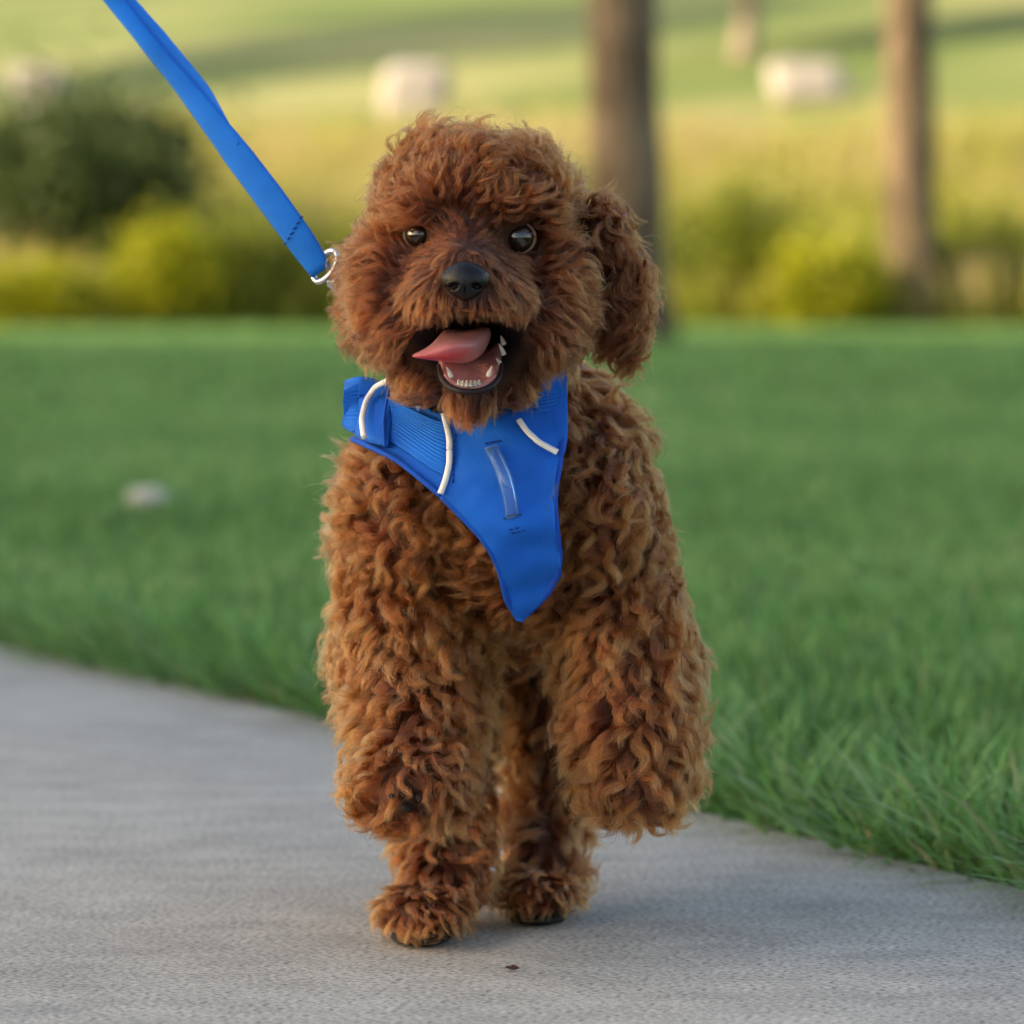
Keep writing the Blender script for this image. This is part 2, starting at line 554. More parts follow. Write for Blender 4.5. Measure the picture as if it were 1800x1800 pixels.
parts = []
for (n, d0, d1, mg, segs, lo, hi, wd) in [(260000, 1.7, 5.0, 0.95, 4, 0.035, 0.066, 0.0036),
                                         (230000, 5.0, 10.0, 1.5, 3, 0.035, 0.065, 0.0048),
                                         (210000, 10.0, 31.0, 3.0, 2, 0.04, 0.075, 0.011)]:
    P = lawn_points(n, d0, d1, mg)
    ed, en = edge_dist(P)
    keep = ed > -0.004 + 0.012 * vnoise(P, 0.09, 3)
    P, ed, en = P[keep], ed[keep], en[keep]
    n = len(P)
    near = np.exp(-np.clip(ed, 0, 9) / 0.07)
    tuft = vnoise(P, 0.05, 1); patch = vnoise(P, 0.7, 2) + 0.8 * vnoise(P, 0.16, 5)
    L = rng.uniform(lo, hi, n) * (1 + 0.25 * tuft + 1.25 * near * rng.uniform(0.1, 1, n))
    az = rng.uniform(0, 2 * math.pi, n)
    azp = np.arctan2(en[:, 1], en[:, 0]) + rng.normal(0, 0.75, n)
    az = np.where(rng.uniform(0, 1, n) < 0.15 + 0.7 * near, azp, az)
    lean = np.abs(rng.normal(0.15, 0.25, n)) + near * rng.uniform(0.2, 0.9, n)
    droop = rng.uniform(0.2, 1.1, n) + near * 0.4
    tint = np.clip(0.42 + 0.16 * patch + rng.normal(0, 0.22, n), 0, 0.85)
    dead = rng.uniform(0, 1, n) < 0.03 + 0.03 * near
    tint = np.where(dead, rng.uniform(0.90, 1.0, n), tint)
    L = np.where(dead, np.minimum(L, hi) * 0.75, L)
    z = np.full(n, -0.018)
    zt = terrain(P[:, 0], P[:, 1]) - 0.002
    root = np.column_stack([P, zt])
    parts.append(blades(root, L, wd * rng.uniform(0.7, 1.3, n), lean, az, droop, segs, tint, 0.10))
V, F, T = merge(parts)
lawn = obj("lawn_grass", V, F, M["grass"])
fattr(lawn, "tint", T)
tag(lawn, "short green lawn grass with blades drooping over the path edge", "grass", kind="stuff")

# ---- tall meadow behind the lawn
n = 60000
d = np.sqrt(rng.uniform(24.6 ** 2, 37.0 ** 2, n))
x = rng.uniform(-1, 1, n) * (0.125 * d + 3.0)
y = d - D0
P2 = np.column_stack([x, y])
far_edge = 25.3 + 0.8 * vnoise(P2, 2.5, 9)[:]
keep = d > far_edge
P2 = P2[keep]; n = len(P2)
patch = vnoise(P2, 1.4, 4); p2 = vnoise(P2, 0.5, 5)
L = np.clip(0.95 + 0.25 * patch + 0.15 * p2, 0.45, 1.5) * rng.uniform(0.7, 1.15, n)
L *= 0.45 + 0.55 * sstep(23.0, 25.6, P2[:, 1])
low = 1 - sstep(23.4, 26.0, P2[:, 1])
tint = np.clip(0.26 + (0.48 * patch + 0.26 * p2) * (1 - 0.5 * low) + 0.04 * low + rng.normal(0, 0.1, n), 0, 1)
zt = terrain(P2[:, 0], P2[:, 1])
vtop = HZ - (zt + 0.92 * L - CAMZ) / (S * (P2[:, 1] + D0) / D0)       # the stand stops below the mown slope
ok = vtop > 178 + 26 * vnoise(P2, 0.8, 14)
P2, L, tint, zt, n = P2[ok], L[ok], tint[ok], zt[ok], int(ok.sum())
root = np.column_stack([P2, zt - 0.02])
V, F, T = blades(root, L, rng.uniform(0.010, 0.022, n), np.abs(rng.normal(0.08, 0.1, n)), rng.uniform(0, 6.28, n), rng.uniform(0.1, 0.7, n), 4, tint, 0.52)
meadow = obj("meadow_grass", V, F, M["meadow"])
fattr(meadow, "tint", T)
tag(meadow, "tall yellow-green meadow grass with tan tops behind the lawn", "grass", kind="stuff")


# ------------------------------------------------------------------ trees, shrubs
def tube(path, radii, seg=12):
    path = np.asarray(path, float); radii = np.asarray(radii, float)
    t = nrm(np.gradient(path, axis=0))
    up = np.where(np.abs(t[:, 2:3]) > 0.9, np.array([[1.0, 0, 0]]), np.array([[0, 0, 1.0]]))
    a = nrm(np.cross(t, up)); bb = np.cross(t, a)
    for i in range(1, len(a)):                         # keep the frame from flipping
        if (a[i] * a[i - 1]).sum() < 0:
            a[i] *= -1; bb[i] *= -1
    th = np.linspace(0, 2 * math.pi, seg, endpoint=False)
    V = path[:, None] + radii[:, None, None] * (np.cos(th)[None, :, None] * a[:, None] + np.sin(th)[None, :, None] * bb[:, None])
    m_ = len(path)
    V = V.reshape(-1, 3)
    F = []
    for i in range(m_ - 1):
        for j in range(seg):
            k = (j + 1) % seg
            F.append((i * seg + j, i * seg + k, (i + 1) * seg + k, (i + 1) * seg + j))
    V = np.concatenate([V, path[:1], path[-1:]])
    c0, c1 = len(V) - 2, len(V) - 1
    for j in range(0, seg, 2):
        k, l = (j + 1) % seg, (j + 2) % seg
        F.append((c0, l, k, j)); e = (m_ - 1) * seg
        F.append((c1, e + j, e + k, e + l))
    return V, np.array(F)


def cat_mesh(parts):
    Vs, Fs, o = [], [], 0
    for V, F in parts:
        Vs.append(V); Fs.append(np.asarray(F) + o); o += len(V)
    return np.concatenate(Vs), np.concatenate(Fs)


def leaf_cloud(blobs, count, size, fuzz=0.0):
    """leaf quads in lumpy blobs (c, r) -> V, F, tint"""
    C = np.array([b[0] for b in blobs]); R = np.array([b[1] for b in blobs])
    wts = (R.prod(1)) ** 0.7
    i = rng.choice(len(blobs), count, p=wts / wts.sum())
    dirv = nrm(rng.normal(size=(count, 3)))
    rad = rng.uniform(0, 1, count) ** 0.45
    P = C[i] + dirv * R[i] * rad[:, None] * rng.uniform(0.85, 1.12, (count, 1)) + rng.normal(size=(count, 3)) * fuzz * R[i]
    nn = nrm(rng.normal(size=(count, 3)) + np.array([0, 0, 0.8]))
    a = nrm(np.cross(nn, rng.normal(size=(count, 3))))
    bb = np.cross(nn, a)
    sz = (size * rng.uniform(0.6, 1.3, count))[:, None]
    V = np.stack([P - a * sz, P - bb * sz * 0.5, P + a * sz, P + bb * sz * 0.5], 1).reshape(-1, 3)
    F = np.arange(count * 4).reshape(-1, 4)
    T = np.repeat(np.clip(0.45 + 0.35 * vnoise(P, size * 6, 6) + rng.normal(0, 0.15, count), 0, 1), 4)
    return V, F, T


def tree(name, base, label, trunk_r, trunk_h, crown_c, crown_r, leaves, lsize, mat, bark, cat="tree", group=None, lean=(0, 0), blobs_n=14):
    base = np.array(base, float)
    t = empty(name, base, label, cat, group)
    hs = np.linspace(0, 1, 12)
    wob = np.column_stack([np.cumsum(rng.normal(0, 0.012 * trunk_r / 0.15, 12)), np.cumsum(rng.normal(0, 0.012 * trunk_r / 0.15, 12))])
    pth = base + np.column_stack([lean[0] * hs + wob[:, 0], lean[1] * hs + wob[:, 1], -0.06 + hs * trunk_h])
    rr = trunk_r * (1.0 - 0.28 * hs) * (1 + 0.55 * np.exp(-hs * trunk_h / 0.16))
    parts = [tube(pth, rr, 16)]
    cc = base + np.array(crown_c)
    for k in range(7):
        a0 = k * 0.9 + rng.uniform(0, 0.5)
        s = pth[int(7 + k * 0.6)]
        e = cc + np.array([math.cos(a0), math.sin(a0), rng.uniform(-0.1, 0.7)]) * np.array(crown_r) * rng.uniform(0.5, 0.8)
        q = np.linspace(0, 1, 6)[:, None]
        mid = s + (e - s) * q + np.array([0, 0, 1.0]) * (np.sin(q * math.pi) * 0.12 * np.linalg.norm(e - s))
        parts.append(tube(mid, trunk_r * 0.42 * (1 - 0.8 * q[:, 0]), 8))
    V, F = cat_mesh(parts)
    obj("trunk", V, F, bark, t)
    blobs = [(cc, np.array(crown_r) * 0.7)]
    for k in range(blobs_n):
        dv = nrm(rng.normal(size=3)[None])[0]
        blobs.append((cc + dv * np.array(crown_r) * rng.uniform(0.5, 0.85), np.array(crown_r) * rng.uniform(0.28, 0.45)))
    V, F, T = leaf_cloud(blobs, leaves, lsize)
    c = obj("crown", V, F, mat, t, smooth=False)
    fattr(c, "tint", T)
    return t


# two trunks on the far side of the lawn, crowns above the frame
b1 = np.array([(1103 - 900) * S * 9.2, D0 * 9.2 - D0, 0.0]); b1[2] = terrain(b1[0], b1[1])
tree("lawn_tree", b1, "tall tree with thick brown trunk directly behind the dog's hanging ear", 0.182, 4.6, (0.1, 0.2, 5.6), (2.3, 2.3, 1.9), 9000, 0.12, M["leaf"], M["bark"], lean=(-0.06, 0.0))
b2 = np.array([(1606 - 900) * S * 11.4, D0 * 11.4 - D0, 0.0]); b2[2] = terrain(b2[0], b2[1])
tree("lawn_tree", b2, "tall tree with slimmer brown trunk standing clear of the dog at the meadow edge", 0.158, 4.8, (0.1, 0.2, 5.8), (2.2, 2.2, 1.9), 9000, 0.12, M["leaf"], M["bark"], lean=(0.03, 0.0))
# slender pale tree on the hillside, its shade falls across the slope
def shade_of(u, v, L):
    """base of a tree whose crown shades the hillside seen at pixel (u, v), and the crown's height over it"""
    c = ground_hit(u, v) + sun_dir * L
    g = terrain(c[0], c[1])
    return np.array([c[0], c[1], g]), c[2] - g
h_ = ground_hit(1640, 55)
b3, ch = shade_of(1640, 55, (1640 - 1306) * S * (h_[1] + D0) / D0 / 0.886)
tree("hillside_tree", b3, "small slender tree with pale trunk on the sunlit hillside", 0.12, max(ch - 0.3, 1.5), (0.1, 0, ch + 0.75), (2.0, 2.2, 0.9), 12000, 0.22, M["leaf"], M["palebark"])
b4, ch = shade_of(650, 74, 14.5)
tree("hillside_tree", b4, "broad hillside tree beyond the leash whose shade crosses the slope", 0.2, ch - 1.0, (0, 0, ch), (3.4, 6.5, 2.8), 36000, 0.36, M["leaf"], M["bark"])
# row of trees along the path's far side: they shade the dog and the lawn
first = None
for k, yy in enumerate([-9.5, -5.6, -1.8, 2.0, 5.9, 9.6, 13.2]):
    bx = -12.6 + 0.6 * math.sin(k * 2.1)
    if first is None:
        first = tree("shade_tree", (bx, yy, terrain(bx, yy)), "large leafy shade tree in the row beyond the path", 0.24, 3.8, (0, 0, 6.2), (2.6, 3.1, 2.5), 8000, 0.28, M["leaf"], M["bark"], group="shade trees along the path")
    else:
        r = first.copy(); COL.objects.link(r)
        r.location = (bx, yy, float(terrain(bx, yy))); r.rotation_euler = (0, 0, k * 1.3)
        for ch in first.children:
            c = ch.copy(); COL.objects.link(c); c.parent = r


def shrub(name, u, v, dist, ru, rv, label, mat, leaves, lsize, cat="shrub", group=None, fuzz=0.34):
    k = S * dist / D0
    c = np.array([(u - 900) * k, dist - D0, CAMZ - (v - HZ) * k])
    g = terrain(c[0], c[1])
    rx, rz = ru * k, rv * k
    t = empty(name, (c[0], c[1], g), label, cat, group)
    stems = []
    for j in range(6):
        e = c + np.array([rng.uniform(-0.6, 0.6) * rx, rng.uniform(-0.5, 0.5) * rx, rng.uniform(0, 0.5) * rz])
        s = np.array([c[0] + rng.uniform(-.1, .1), c[1] + rng.uniform(-.1, .1), g - 0.03])
        q = np.linspace(0, 1, 5)[:, None]
        stems.append(tube(s + (e - s) * q + np.array([0, 0, .05]) * np.sin(q * math.pi), 0.018 * (1 - 0.7 * q[:, 0]), 6))
    V, F = cat_mesh(stems)
    obj("stem", V, F, M["bark"], t)
    h0 = c[2] - rz
    blobs = [(c, np.array([rx * 0.75, rx * 0.6, rz * 0.8]))]
    for j in range(12):
        dv = nrm(rng.normal(size=3)[None])[0]
        blobs.append((c + dv * np.array([rx, rx * 0.7, rz]) * 0.65, np.array([rx, rx * 0.8, rz]) * rng.uniform(0.28, 0.42)))
    V, F, T = leaf_cloud(blobs, leaves, lsize, fuzz)
    V[:, 2] = np.maximum(V[:, 2], g + 0.01)
    o = obj("foliage", V, F, mat, t, smooth=False)
    fattr(o, "tint", T)
    return t


shrub("shrub", 95, 355, 26.6, 275, 175, "broad dark green bush standing in the meadow under the leash", M["darkleaf"], 12000, 0.05, fuzz=0.5)
shrub("shrub", 285, 490, 24.7, 100, 95, "bright yellow-green bush beside the dark bush", M["limeleaf"], 4500, 0.03, fuzz=0.5)
shrub("shrub", 40, 515, 24.6, 130, 62, "low yellow-green bush in front of the dark bush", M["limeleaf"], 4000, 0.03, fuzz=0.5)
shrub("shrub", 1000, 440, 25.6, 120, 130, "mid-green bush just behind the thick brown trunk", M["leaf"], 5000, 0.04, fuzz=0.5)
shrub("shrub", 1300, 470, 25.4, 140, 125, "mid-green bush between the two brown trunks", M["midleaf"], 6000, 0.04, fuzz=0.55)
shrub("shrub", 1450, 500, 24.7, 110, 85, "bright yellow-green bush between the two brown trunks", M["limeleaf"], 4500, 0.03, fuzz=0.5)
shrub("shrub", 1730, 480, 25.4, 130, 115, "mid-green bush on the open side of the slimmer trunk", M["midleaf"], 5500, 0.04, fuzz=0.55)
for u_, v_, r_, q_ in [(430, 480, 120, 100), (570, 500, 110, 80), (690, 490, 110, 90)]:
    shrub("shrub", u_, v_, 25.2, r_, q_, "soft yellow-green bush in the row between the leash and the dog's head", M["midleaf"], 4500, 0.035, group="bushes along the meadow edge", fuzz=0.55)


def stone(name, u, v, wpx, hpx, label, seed):
    g = ground_hit(u, v + hpx * 0.5)
    k = S * (g[1] + D0) / D0
    hw, hh = wpx * k * 0.5, hpx * k
    bm_n = 9
    # rounded, chipped block from a subdivided cube
    lin = np.linspace(-1, 1, bm_n)
    Vs, Fs, o = [], [], 0
    A, B = np.meshgrid(lin, lin, indexing='ij')
    i, j = np.meshgrid(np.arange(bm_n - 1), np.arange(bm_n - 1), indexing='ij')
    q = (i * bm_n + j).ravel()
    f = np.stack([q, q + bm_n, q + bm_n + 1, q + 1], 1)
    for ax in range(3):
        for sg in (-1, 1):
            P = np.stack([A, B, np.full_like(A, sg)], -1).reshape(-1, 3)
            P = np.roll(P, ax, axis=1)
            Vs.append(P); Fs.append(f + o); o += len(P)
    P = np.concatenate(Vs)
    P = P / (np.sum(np.abs(P) ** 5, 1, keepdims=True) ** 0.2)
    P = P * (1 + 0.10 * vnoise(P, 0.9, seed)[:, None] + 0.04 * vnoise(P, 0.3, seed + 5)[:, None])
    P[:, 0] += 0.12 * P[:, 2] * (1 if seed % 2 else -1)
    W_ = P * np.array([hw, hw * 0.8, hh * 0.5 * 1.15]) + g + np.array([0, 0, hh * 0.5])
    s = obj(name, W_, np.concatenate(Fs), M["stone"])
    origin(s, g)
    return tag(s, label, "stone")


stone("pale_stone", 732, 165, 118, 90, "large pale square stone on the slope above the dog's head", 1)
stone("pale_stone", 1420, 145, 134, 66, "wide pale stone on the slope between the two trunks", 2)
stone("pale_stone", 68, 152, 98, 62, "pale stone on the slope beyond the leash and dark bush", 4)

# small whitish stone lying in the lawn
g = ground_hit(265, 938)
k = S * (g[1] + D0) / D0
th = np.linspace(0, 2 * math.pi, 18, endpoint=False); ph = np.linspace(0.05, math.pi - 0.05, 10)
TH, PH = np.meshgrid(th, ph, indexing='ij')
P = np.stack([np.sin(PH) * np.cos(TH), np.sin(PH) * np.sin(TH), np.cos(PH)], -1).reshape(-1, 3)
P *= (1 + 0.16 * vnoise(P, 0.8, 3) + 0.06 * vnoise(P, 0.3, 8))[:, None]
F = []
for i in range(18):
    for j in range(9):
        a, b_ = i * 10 + j, ((i + 1) % 18) * 10 + j
        F.append((a, a + 1, b_ + 1, b_))
s = obj("lawn_stone", P * np.array([44 * k, 36 * k, 25 * k]) + g + np.array([0, 0, 0.044]), np.array(F), M["pebble"])
origin(s, g)
tag(s, "small whitish stone half sunk in the lawn beside the path", "stone")

# crumb of dry leaf on the concrete
u0 = PX(897, 1708, 0)
gy_ = CAMZ / ((1708 - HZ) * S / D0) - D0
kk = S * (gy_ + D0) / D0
a_ = np.linspace(0, 2 * math.pi, 12, endpoint=False)
rr = 0.0028 * (1 + 0.35 * np.sin(3 * a_ + 1))
ring = np.column_stack([rr * np.cos(a_) * 1.3, rr * np.sin(a_), 0.0012 + 0.0007 * np.sin(2 * a_)])
V = np.concatenate([ring, ring * np.array([0.6, 0.6, 1]) + np.array([0, 0, 0.0009]), [[0, 0, 0.0022]]]) + np.array([(897 - 900) * kk, gy_, 0.0005])
F = [(i, (i + 1) % 12, 12 + (i + 1) % 12, 12 + i) for i in range(12)] + [(12 + i, 12 + i + 1, 12 + (i + 2) % 12, 24) for i in range(0, 12, 2)]
s = obj("dry_leaf", V, np.array(F), M["dryleaf"])
origin(s, (V[-1][0], V[-1][1], 0))
tag(s, "tiny curled brown leaf crumb lying on the concrete path", "leaf")
# ------------------------------------------------------------------ implicit dog
PR = []      # primitives: (fn, tag)
TAGS = {}    # tag -> fur parameters


def pk(y):
    return S * (y + D0) / D0


def ELL(t, u, v, y, ru, rv, ry, rot=0.0):
    c = PX(u, v, y); k = pk(y)
    r = np.array([ru * k, ry, rv * k])
    ca, sa = math.cos(math.radians(rot)), math.sin(math.radians(rot))
    def f(P):
        d = P - c
        if rot:
            d = np.stack([d[:, 0] * ca + d[:, 2] * sa, d[:, 1], -d[:, 0] * sa + d[:, 2] * ca], 1)
        k0 = np.sqrt(((d / r) ** 2).sum(1))
        k1 = np.sqrt(((d / (r * r)) ** 2).sum(1))
        return k0 * (k0 - 1.0) / np.maximum(k1, 1e-6)
    PR.append((f, t))


def CAP(t, a, ra, b, rb):
    pa, pb = PX(*a), PX(*b)
    r0, r1 = ra * pk(a[2]), rb * pk(b[2])
    ba = pb - pa; L2 = (ba * ba).sum()
    def f(P):
        h = np.clip(((P - pa) @ ba) / L2, 0, 1)
        q = P - pa - h[:, None] * ba
        return np.sqrt((q * q).sum(1)) - (r0 + (r1 - r0) * h)
    PR.append((f, t))


# fur parameters: length (m), lift (0 combed flat .. 1 straight out), wave amplitude, wavelength, tint, clumping, flow mode
TAGS = {
    "crown":  (0.023, 0.42, 0.0032, 0.0155, 0.44, 0.60, "crown"),
    "brow":   (0.017, 0.34, 0.0016, 0.018, 0.39, 0.55, "face"),
    "bridge": (0.010, 0.14, 0.0002, 0.024, 0.35, 0.35, "face"),
    "muzzle": (0.013, 0.18, 0.0008, 0.018, 0.34, 0.42, "face"),
    "cheek":  (0.022, 0.30, 0.0023, 0.0185, 0.38, 0.56, "face"),
    "ear":    (0.020, 0.30, 0.0026, 0.0165, 0.33, 0.52, "down"),
    "chin":   (0.014, 0.22, 0.0008, 0.024, 0.34, 0.48, "chin"),
    "neck":   (0.021, 0.38, 0.0024, 0.020, 0.40, 0.68, "body"),
    "chest":  (0.029, 0.28, 0.0040, 0.0155, 0.47, 0.72, "body"),
    "should": (0.028, 0.32, 0.0038, 0.0155, 0.52, 0.70, "body"),
    "body":   (0.024, 0.42, 0.0028, 0.020, 0.48, 0.70, "body"),
    "foreleg": (0.024, 0.38, 0.0023, 0.0150, 0.56, 0.34, "leg"),
    "forepaw": (0.021, 0.44, 0.0024, 0.0150, 0.51, 0.58, "leg"),
    "hindleg": (0.025, 0.38, 0.0026, 0.0180, 0.50, 0.60, "leg"),
    "hindpaw": (0.017, 0.32, 0.0016, 0.020, 0.50, 0.66, "paw"),
    "tail":   (0.030, 0.60, 0.0030, 0.018, 0.50, 0.72, "body"),
}
# head
ELL("crown", 838, 372, -.095, 150, 112, .055)
ELL("crown", 830, 330, -.100, 110, 75, .045)
ELL("brow", 765, 354, -.128, 60, 34, .024)
ELL("brow", 895, 356, -.128, 60, 34, .024)
ELL("cheek", 696, 495, -.100, 62, 100, .045)
ELL("cheek", 966, 505, -.100, 52, 98, .045)
ELL("cheek", 725, 560, -.120, 70, 60, .036)
ELL("cheek", 940, 565, -.120, 70, 62, .036)
ELL("crown", 832, 450, -.070, 155, 150, .050)
ELL("bridge", 768, 468, -.136, 42, 30, .028)
ELL("bridge", 880, 472, -.136, 42, 28, .028)
CAP("bridge", (822, 425, -.130), 52, (820, 482, -.182), 42)
ELL("muzzle", 770, 520, -.160, 52, 40, .033)
ELL("muzzle", 872, 520, -.160, 54, 40, .033)
ELL("muzzle", 820, 522, -.178, 46, 26, .022)
CAP("chin", (828, 655, -.095), 60, (826, 690, -.155), 33)
ELL("chin", 752, 648, -.100, 58, 50, .032)
ELL("chin", 890, 650, -.105, 52, 48, .030)
ELL("ear", 1088, 515, -.080, 36, 104, .014, 4)
ELL("ear", 1046, 412, -.085, 46, 46, .018)
ELL("ear", 648, 505, -.045, 26, 95, .016)
CAP("neck", (845, 580, -.060), 105, (885, 760, -.005), 120)
# trunk
ELL("chest", 885, 860, -.035, 165, 170, .062)
ELL("chest", 895, 975, -.020, 130, 100, .055)
ELL("should", 712, 890, -.030, 84, 115, .060)
ELL("should", 1050, 880, -.025, 62, 150, .060)
ELL("neck", 965, 735, .020, 85, 70, .060)
CAP("body", (900, 880, .02), 210, (890, 960, .16), 225)
CAP("tail", (890, 840, .20), 50, (890, 760, .255), 30)
# image-left foreleg: lifted, paw coming at the camera
CAP("foreleg", (712, 960, -.030), 90, (722, 1130, -.040), 104)
CAP("foreleg", (722, 1130, -.040), 104, (728, 1270, -.080), 92)
ELL("forepaw", 724, 1362, -.108, 82, 72, .040)
# image-right foreleg: folded at the wrist
CAP("foreleg", (1070, 960, -.030), 80, (1100, 1140, -.045), 94)
CAP("foreleg", (1100, 1140, -.045), 94, (1110, 1290, -.080), 90)
ELL("forepaw", 1116, 1358, -.070, 70, 66, .040)
ELL("forepaw", 1114, 1350, -.025, 52, 48, .035)
# hind legs
ELL("body", 765, 1070, .120, 90, 120, .060)
CAP("hindleg", (772, 1180, .080), 78, (790, 1420, .085), 46)
CAP("hindleg", (790, 1420, .085), 46, (778, 1545, .030), 52)
ELL("hindpaw", 745, 1602, -.006, 66, 36, .034)
ELL("body", 965, 1070, .140, 90, 120, .060)
CAP("hindleg", (968, 1180, .120), 62, (955, 1420, .130), 46)
CAP("hindleg", (955, 1420, .130), 46, (952, 1520, .095), 48)
ELL("hindpaw", 946, 1568, .066, 60, 34, .034)

HEADTAGS = {"crown", "brow", "bridge", "muzzle", "cheek", "ear", "chin"}
TN = [t for _, t in PR]
MOUTH_C = PX(822, 614, -.185); MOUTH_R = np.array([94 * pk(-.18), .062, 60 * pk(-.18)])


def mouth_f(P):
    d = P - MOUTH_C
    k0 = np.sqrt(((d / MOUTH_R) ** 2).sum(1)); k1 = np.sqrt(((d / MOUTH_R ** 2) ** 2).sum(1))
    return k0 * (k0 - 1) / np.maximum(k1, 1e-6)


def smin(a, b, k):
    h = np.clip(0.5 + 0.5 * (b - a) / k, 0, 1)
    return b + (a - b) * h - k * h * (1 - h)


def sdf(P, head=True, mouth=True, k=0.012):
    out = None
    for f, t in PR:
        if not head and t in HEADTAGS:
            continue
        d = f(P)
        kk = 0.004 if t == "ear" else k
        out = d if out is None else smin(out, d, kk)
    if mouth and head:
        out = -smin(-out, mouth_f(P), 0.004)
    return np.maximum(out, 0.004 - P[:, 2])


def sdf_chunk(P, **kw):
    return np.concatenate([sdf(P[i:i + 300000], **kw) for i in range(0, len(P), 300000)])


def surface_nets(fn, lo, hi, h):
    n = np.ceil((np.array(hi) - np.array(lo)) / h).astype(int) + 1
    ax = [lo[i] + h * np.arange(n[i]) for i in range(3)]
    G = np.stack(np.meshgrid(*ax, indexing='ij'), -1).reshape(-1, 3)
    f = fn(G).reshape(n)
    ins = f < 0
    c = np.array([[(b >> 0) & 1, (b >> 1) & 1, (b >> 2) & 1] for b in range(8)])
    sh = n - 1
    cnt = sum(ins[x:x + sh[0], y:y + sh[1], z:z + sh[2]].astype(np.int8) for x, y, z in c)
    act = np.argwhere((cnt > 0) & (cnt < 8))
    cid = -np.ones(sh, dtype=np.int64)
    cid[tuple(act.T)] = np.arange(len(act))
    fv = np.stack([f[tuple((act + q).T)] for q in c], 1)
    acc = np.zeros((len(act), 3)); w = np.zeros(len(act))
    for a in range(8):
        for b in range(a + 1, 8):
            if np.abs(c[a] - c[b]).sum() != 1:
                continue
            m_ = (fv[:, a] < 0) != (fv[:, b] < 0)
            t = np.where(m_, fv[:, a] / np.where(m_, fv[:, a] - fv[:, b], 1), 0)
            acc += np.where(m_[:, None], c[a] + t[:, None] * (c[b] - c[a]), 0)
            w += m_
    V = np.array(lo) + h * (act + acc / w[:, None])
    Fs = []
    for d in range(3):
        e = np.zeros(3, int); e[d] = 1
        u_, v_ = (d + 1) % 3, (d + 2) % 3
        A = ins[:n[0] - e[0], :n[1] - e[1], :n[2] - e[2]]
        B = ins[e[0]:, e[1]:, e[2]:]
        p = np.argwhere(A != B)
        p = p[(p[:, u_] > 0) & (p[:, v_] > 0) & (p[:, u_] < sh[u_]) & (p[:, v_] < sh[v_])]
        eu = np.zeros(3, int); eu[u_] = 1
        ev = np.zeros(3, int); ev[v_] = 1
        q = [cid[tuple((p - s).T)] for s in (eu * 0, eu, eu + ev, ev)]
        Q = np.stack(q, 1)
        flip = A[tuple(p.T)]
        Q[~flip] = Q[~flip][:, ::-1]
        Fs.append(Q[(Q >= 0).all(1)])
    return V, np.concatenate(Fs)


dog = empty("dog", (0, 0, 0), "curly red-brown poodle puppy bounding toward the viewer with mouth open and tongue out", "dog")
BV, BF = surface_nets(lambda P: sdf_chunk(P), (-.135, -.225, -.006), (.145, .30, .40), 0.0034)
for _ in range(2):                                   # tidy the net onto the true surface
    e_ = 0.0008
    f0 = sdf_chunk(BV)
    g_ = np.stack([sdf_chunk(BV + np.eye(3)[i] * e_) - f0 for i in range(3)], 1) / e_
    g_ /= np.maximum((g_ * g_).sum(1, keepdims=True), 0.3)
    BV = BV - np.clip(f0[:, None] * g_, -0.003, 0.003)
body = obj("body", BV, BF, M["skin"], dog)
fattr(body, "lining_shade", (1 - sstep(0.004, 0.010, mouth_f(BV))) * (BV[:, 1] < -0.10))


def front_y(u, v, iso=0.0, **kw):
    """depth where the view rays of pixels (u,v) first meet the dog's surface offset by iso"""
    u = np.atleast_1d(np.asarray(u, float)); v = np.atleast_1d(np.asarray(v, float))
    y = np.full(len(u), -0.30); best = np.full(len(u), 9.0); by = y.copy(); hit = np.zeros(len(u), bool)
    for _ in range(90):
        k = S * (y + D0) / D0
        P = np.stack([(u - 900) * k, y, CAMZ - (v - HZ) * k], 1)
        d = sdf(P, **kw) - iso
        b_ = (d < best) & ~hit
        best = np.where(b_, d, best); by = np.where(b_, y, by)
        hit |= d < 3e-4
        y = np.where(hit | (y > 0.2), y, y + np.maximum(d * 0.8, 2e-4))
    return np.where(hit, y, by), hit


# ------------------------------------------------------------------ harness shapes (needed before the fur is laid)
def lut(pts):
    pts = np.array(pts, float)
    return lambda v: np.interp(v, pts[:, 0], pts[:, 1])


PAN_L = lut([(650, 752), (700, 768), (740, 782), (800, 787), (868, 776), (900, 808), (935, 842), (970, 866), (1000, 879), (1050, 889), (1088, 908)])
PAN_R = lut([(650, 992), (700, 990), (790, 986), (870, 972), (930, 976), (975, 986), (1005, 986), (1040, 968), (1070, 938), (1088, 914)])
STR_T = lut([(606, 672), (630, 662), (660, 668), (700, 690), (740, 712), (792, 735)])
STR_B = lut([(606, 745), (630, 768), (660, 786), (700, 806), (740, 838), (792, 880)])


def sheet(us, vs, iso, smooth=14, kw=dict(head=False)):
    """grid of pixels laid on the body -> world points grid"""
    y, hit = front_y(us.ravel(), vs.ravel(), iso, **kw)
    y = y.reshape(us.shape)
    for _ in range(smooth):
        p = np.pad(y, 1, mode='edge')
        y = 0.5 * y + 0.125 * (p[:-2, 1:-1] + p[2:, 1:-1] + p[1:-1, :-2] + p[1:-1, 2:])
    k = S * (y + D0) / D0
    return np.stack([(us - 900) * k, y, CAMZ - (vs - HZ) * k], -1)


def grid_faces(a, b_):
    i, j = np.meshgrid(np.arange(a - 1), np.arange(b_ - 1), indexing='ij')
    q = (i * b_ + j).ravel()
    return np.stack([q, q + 1, q + b_ + 1, q + b_], 1)


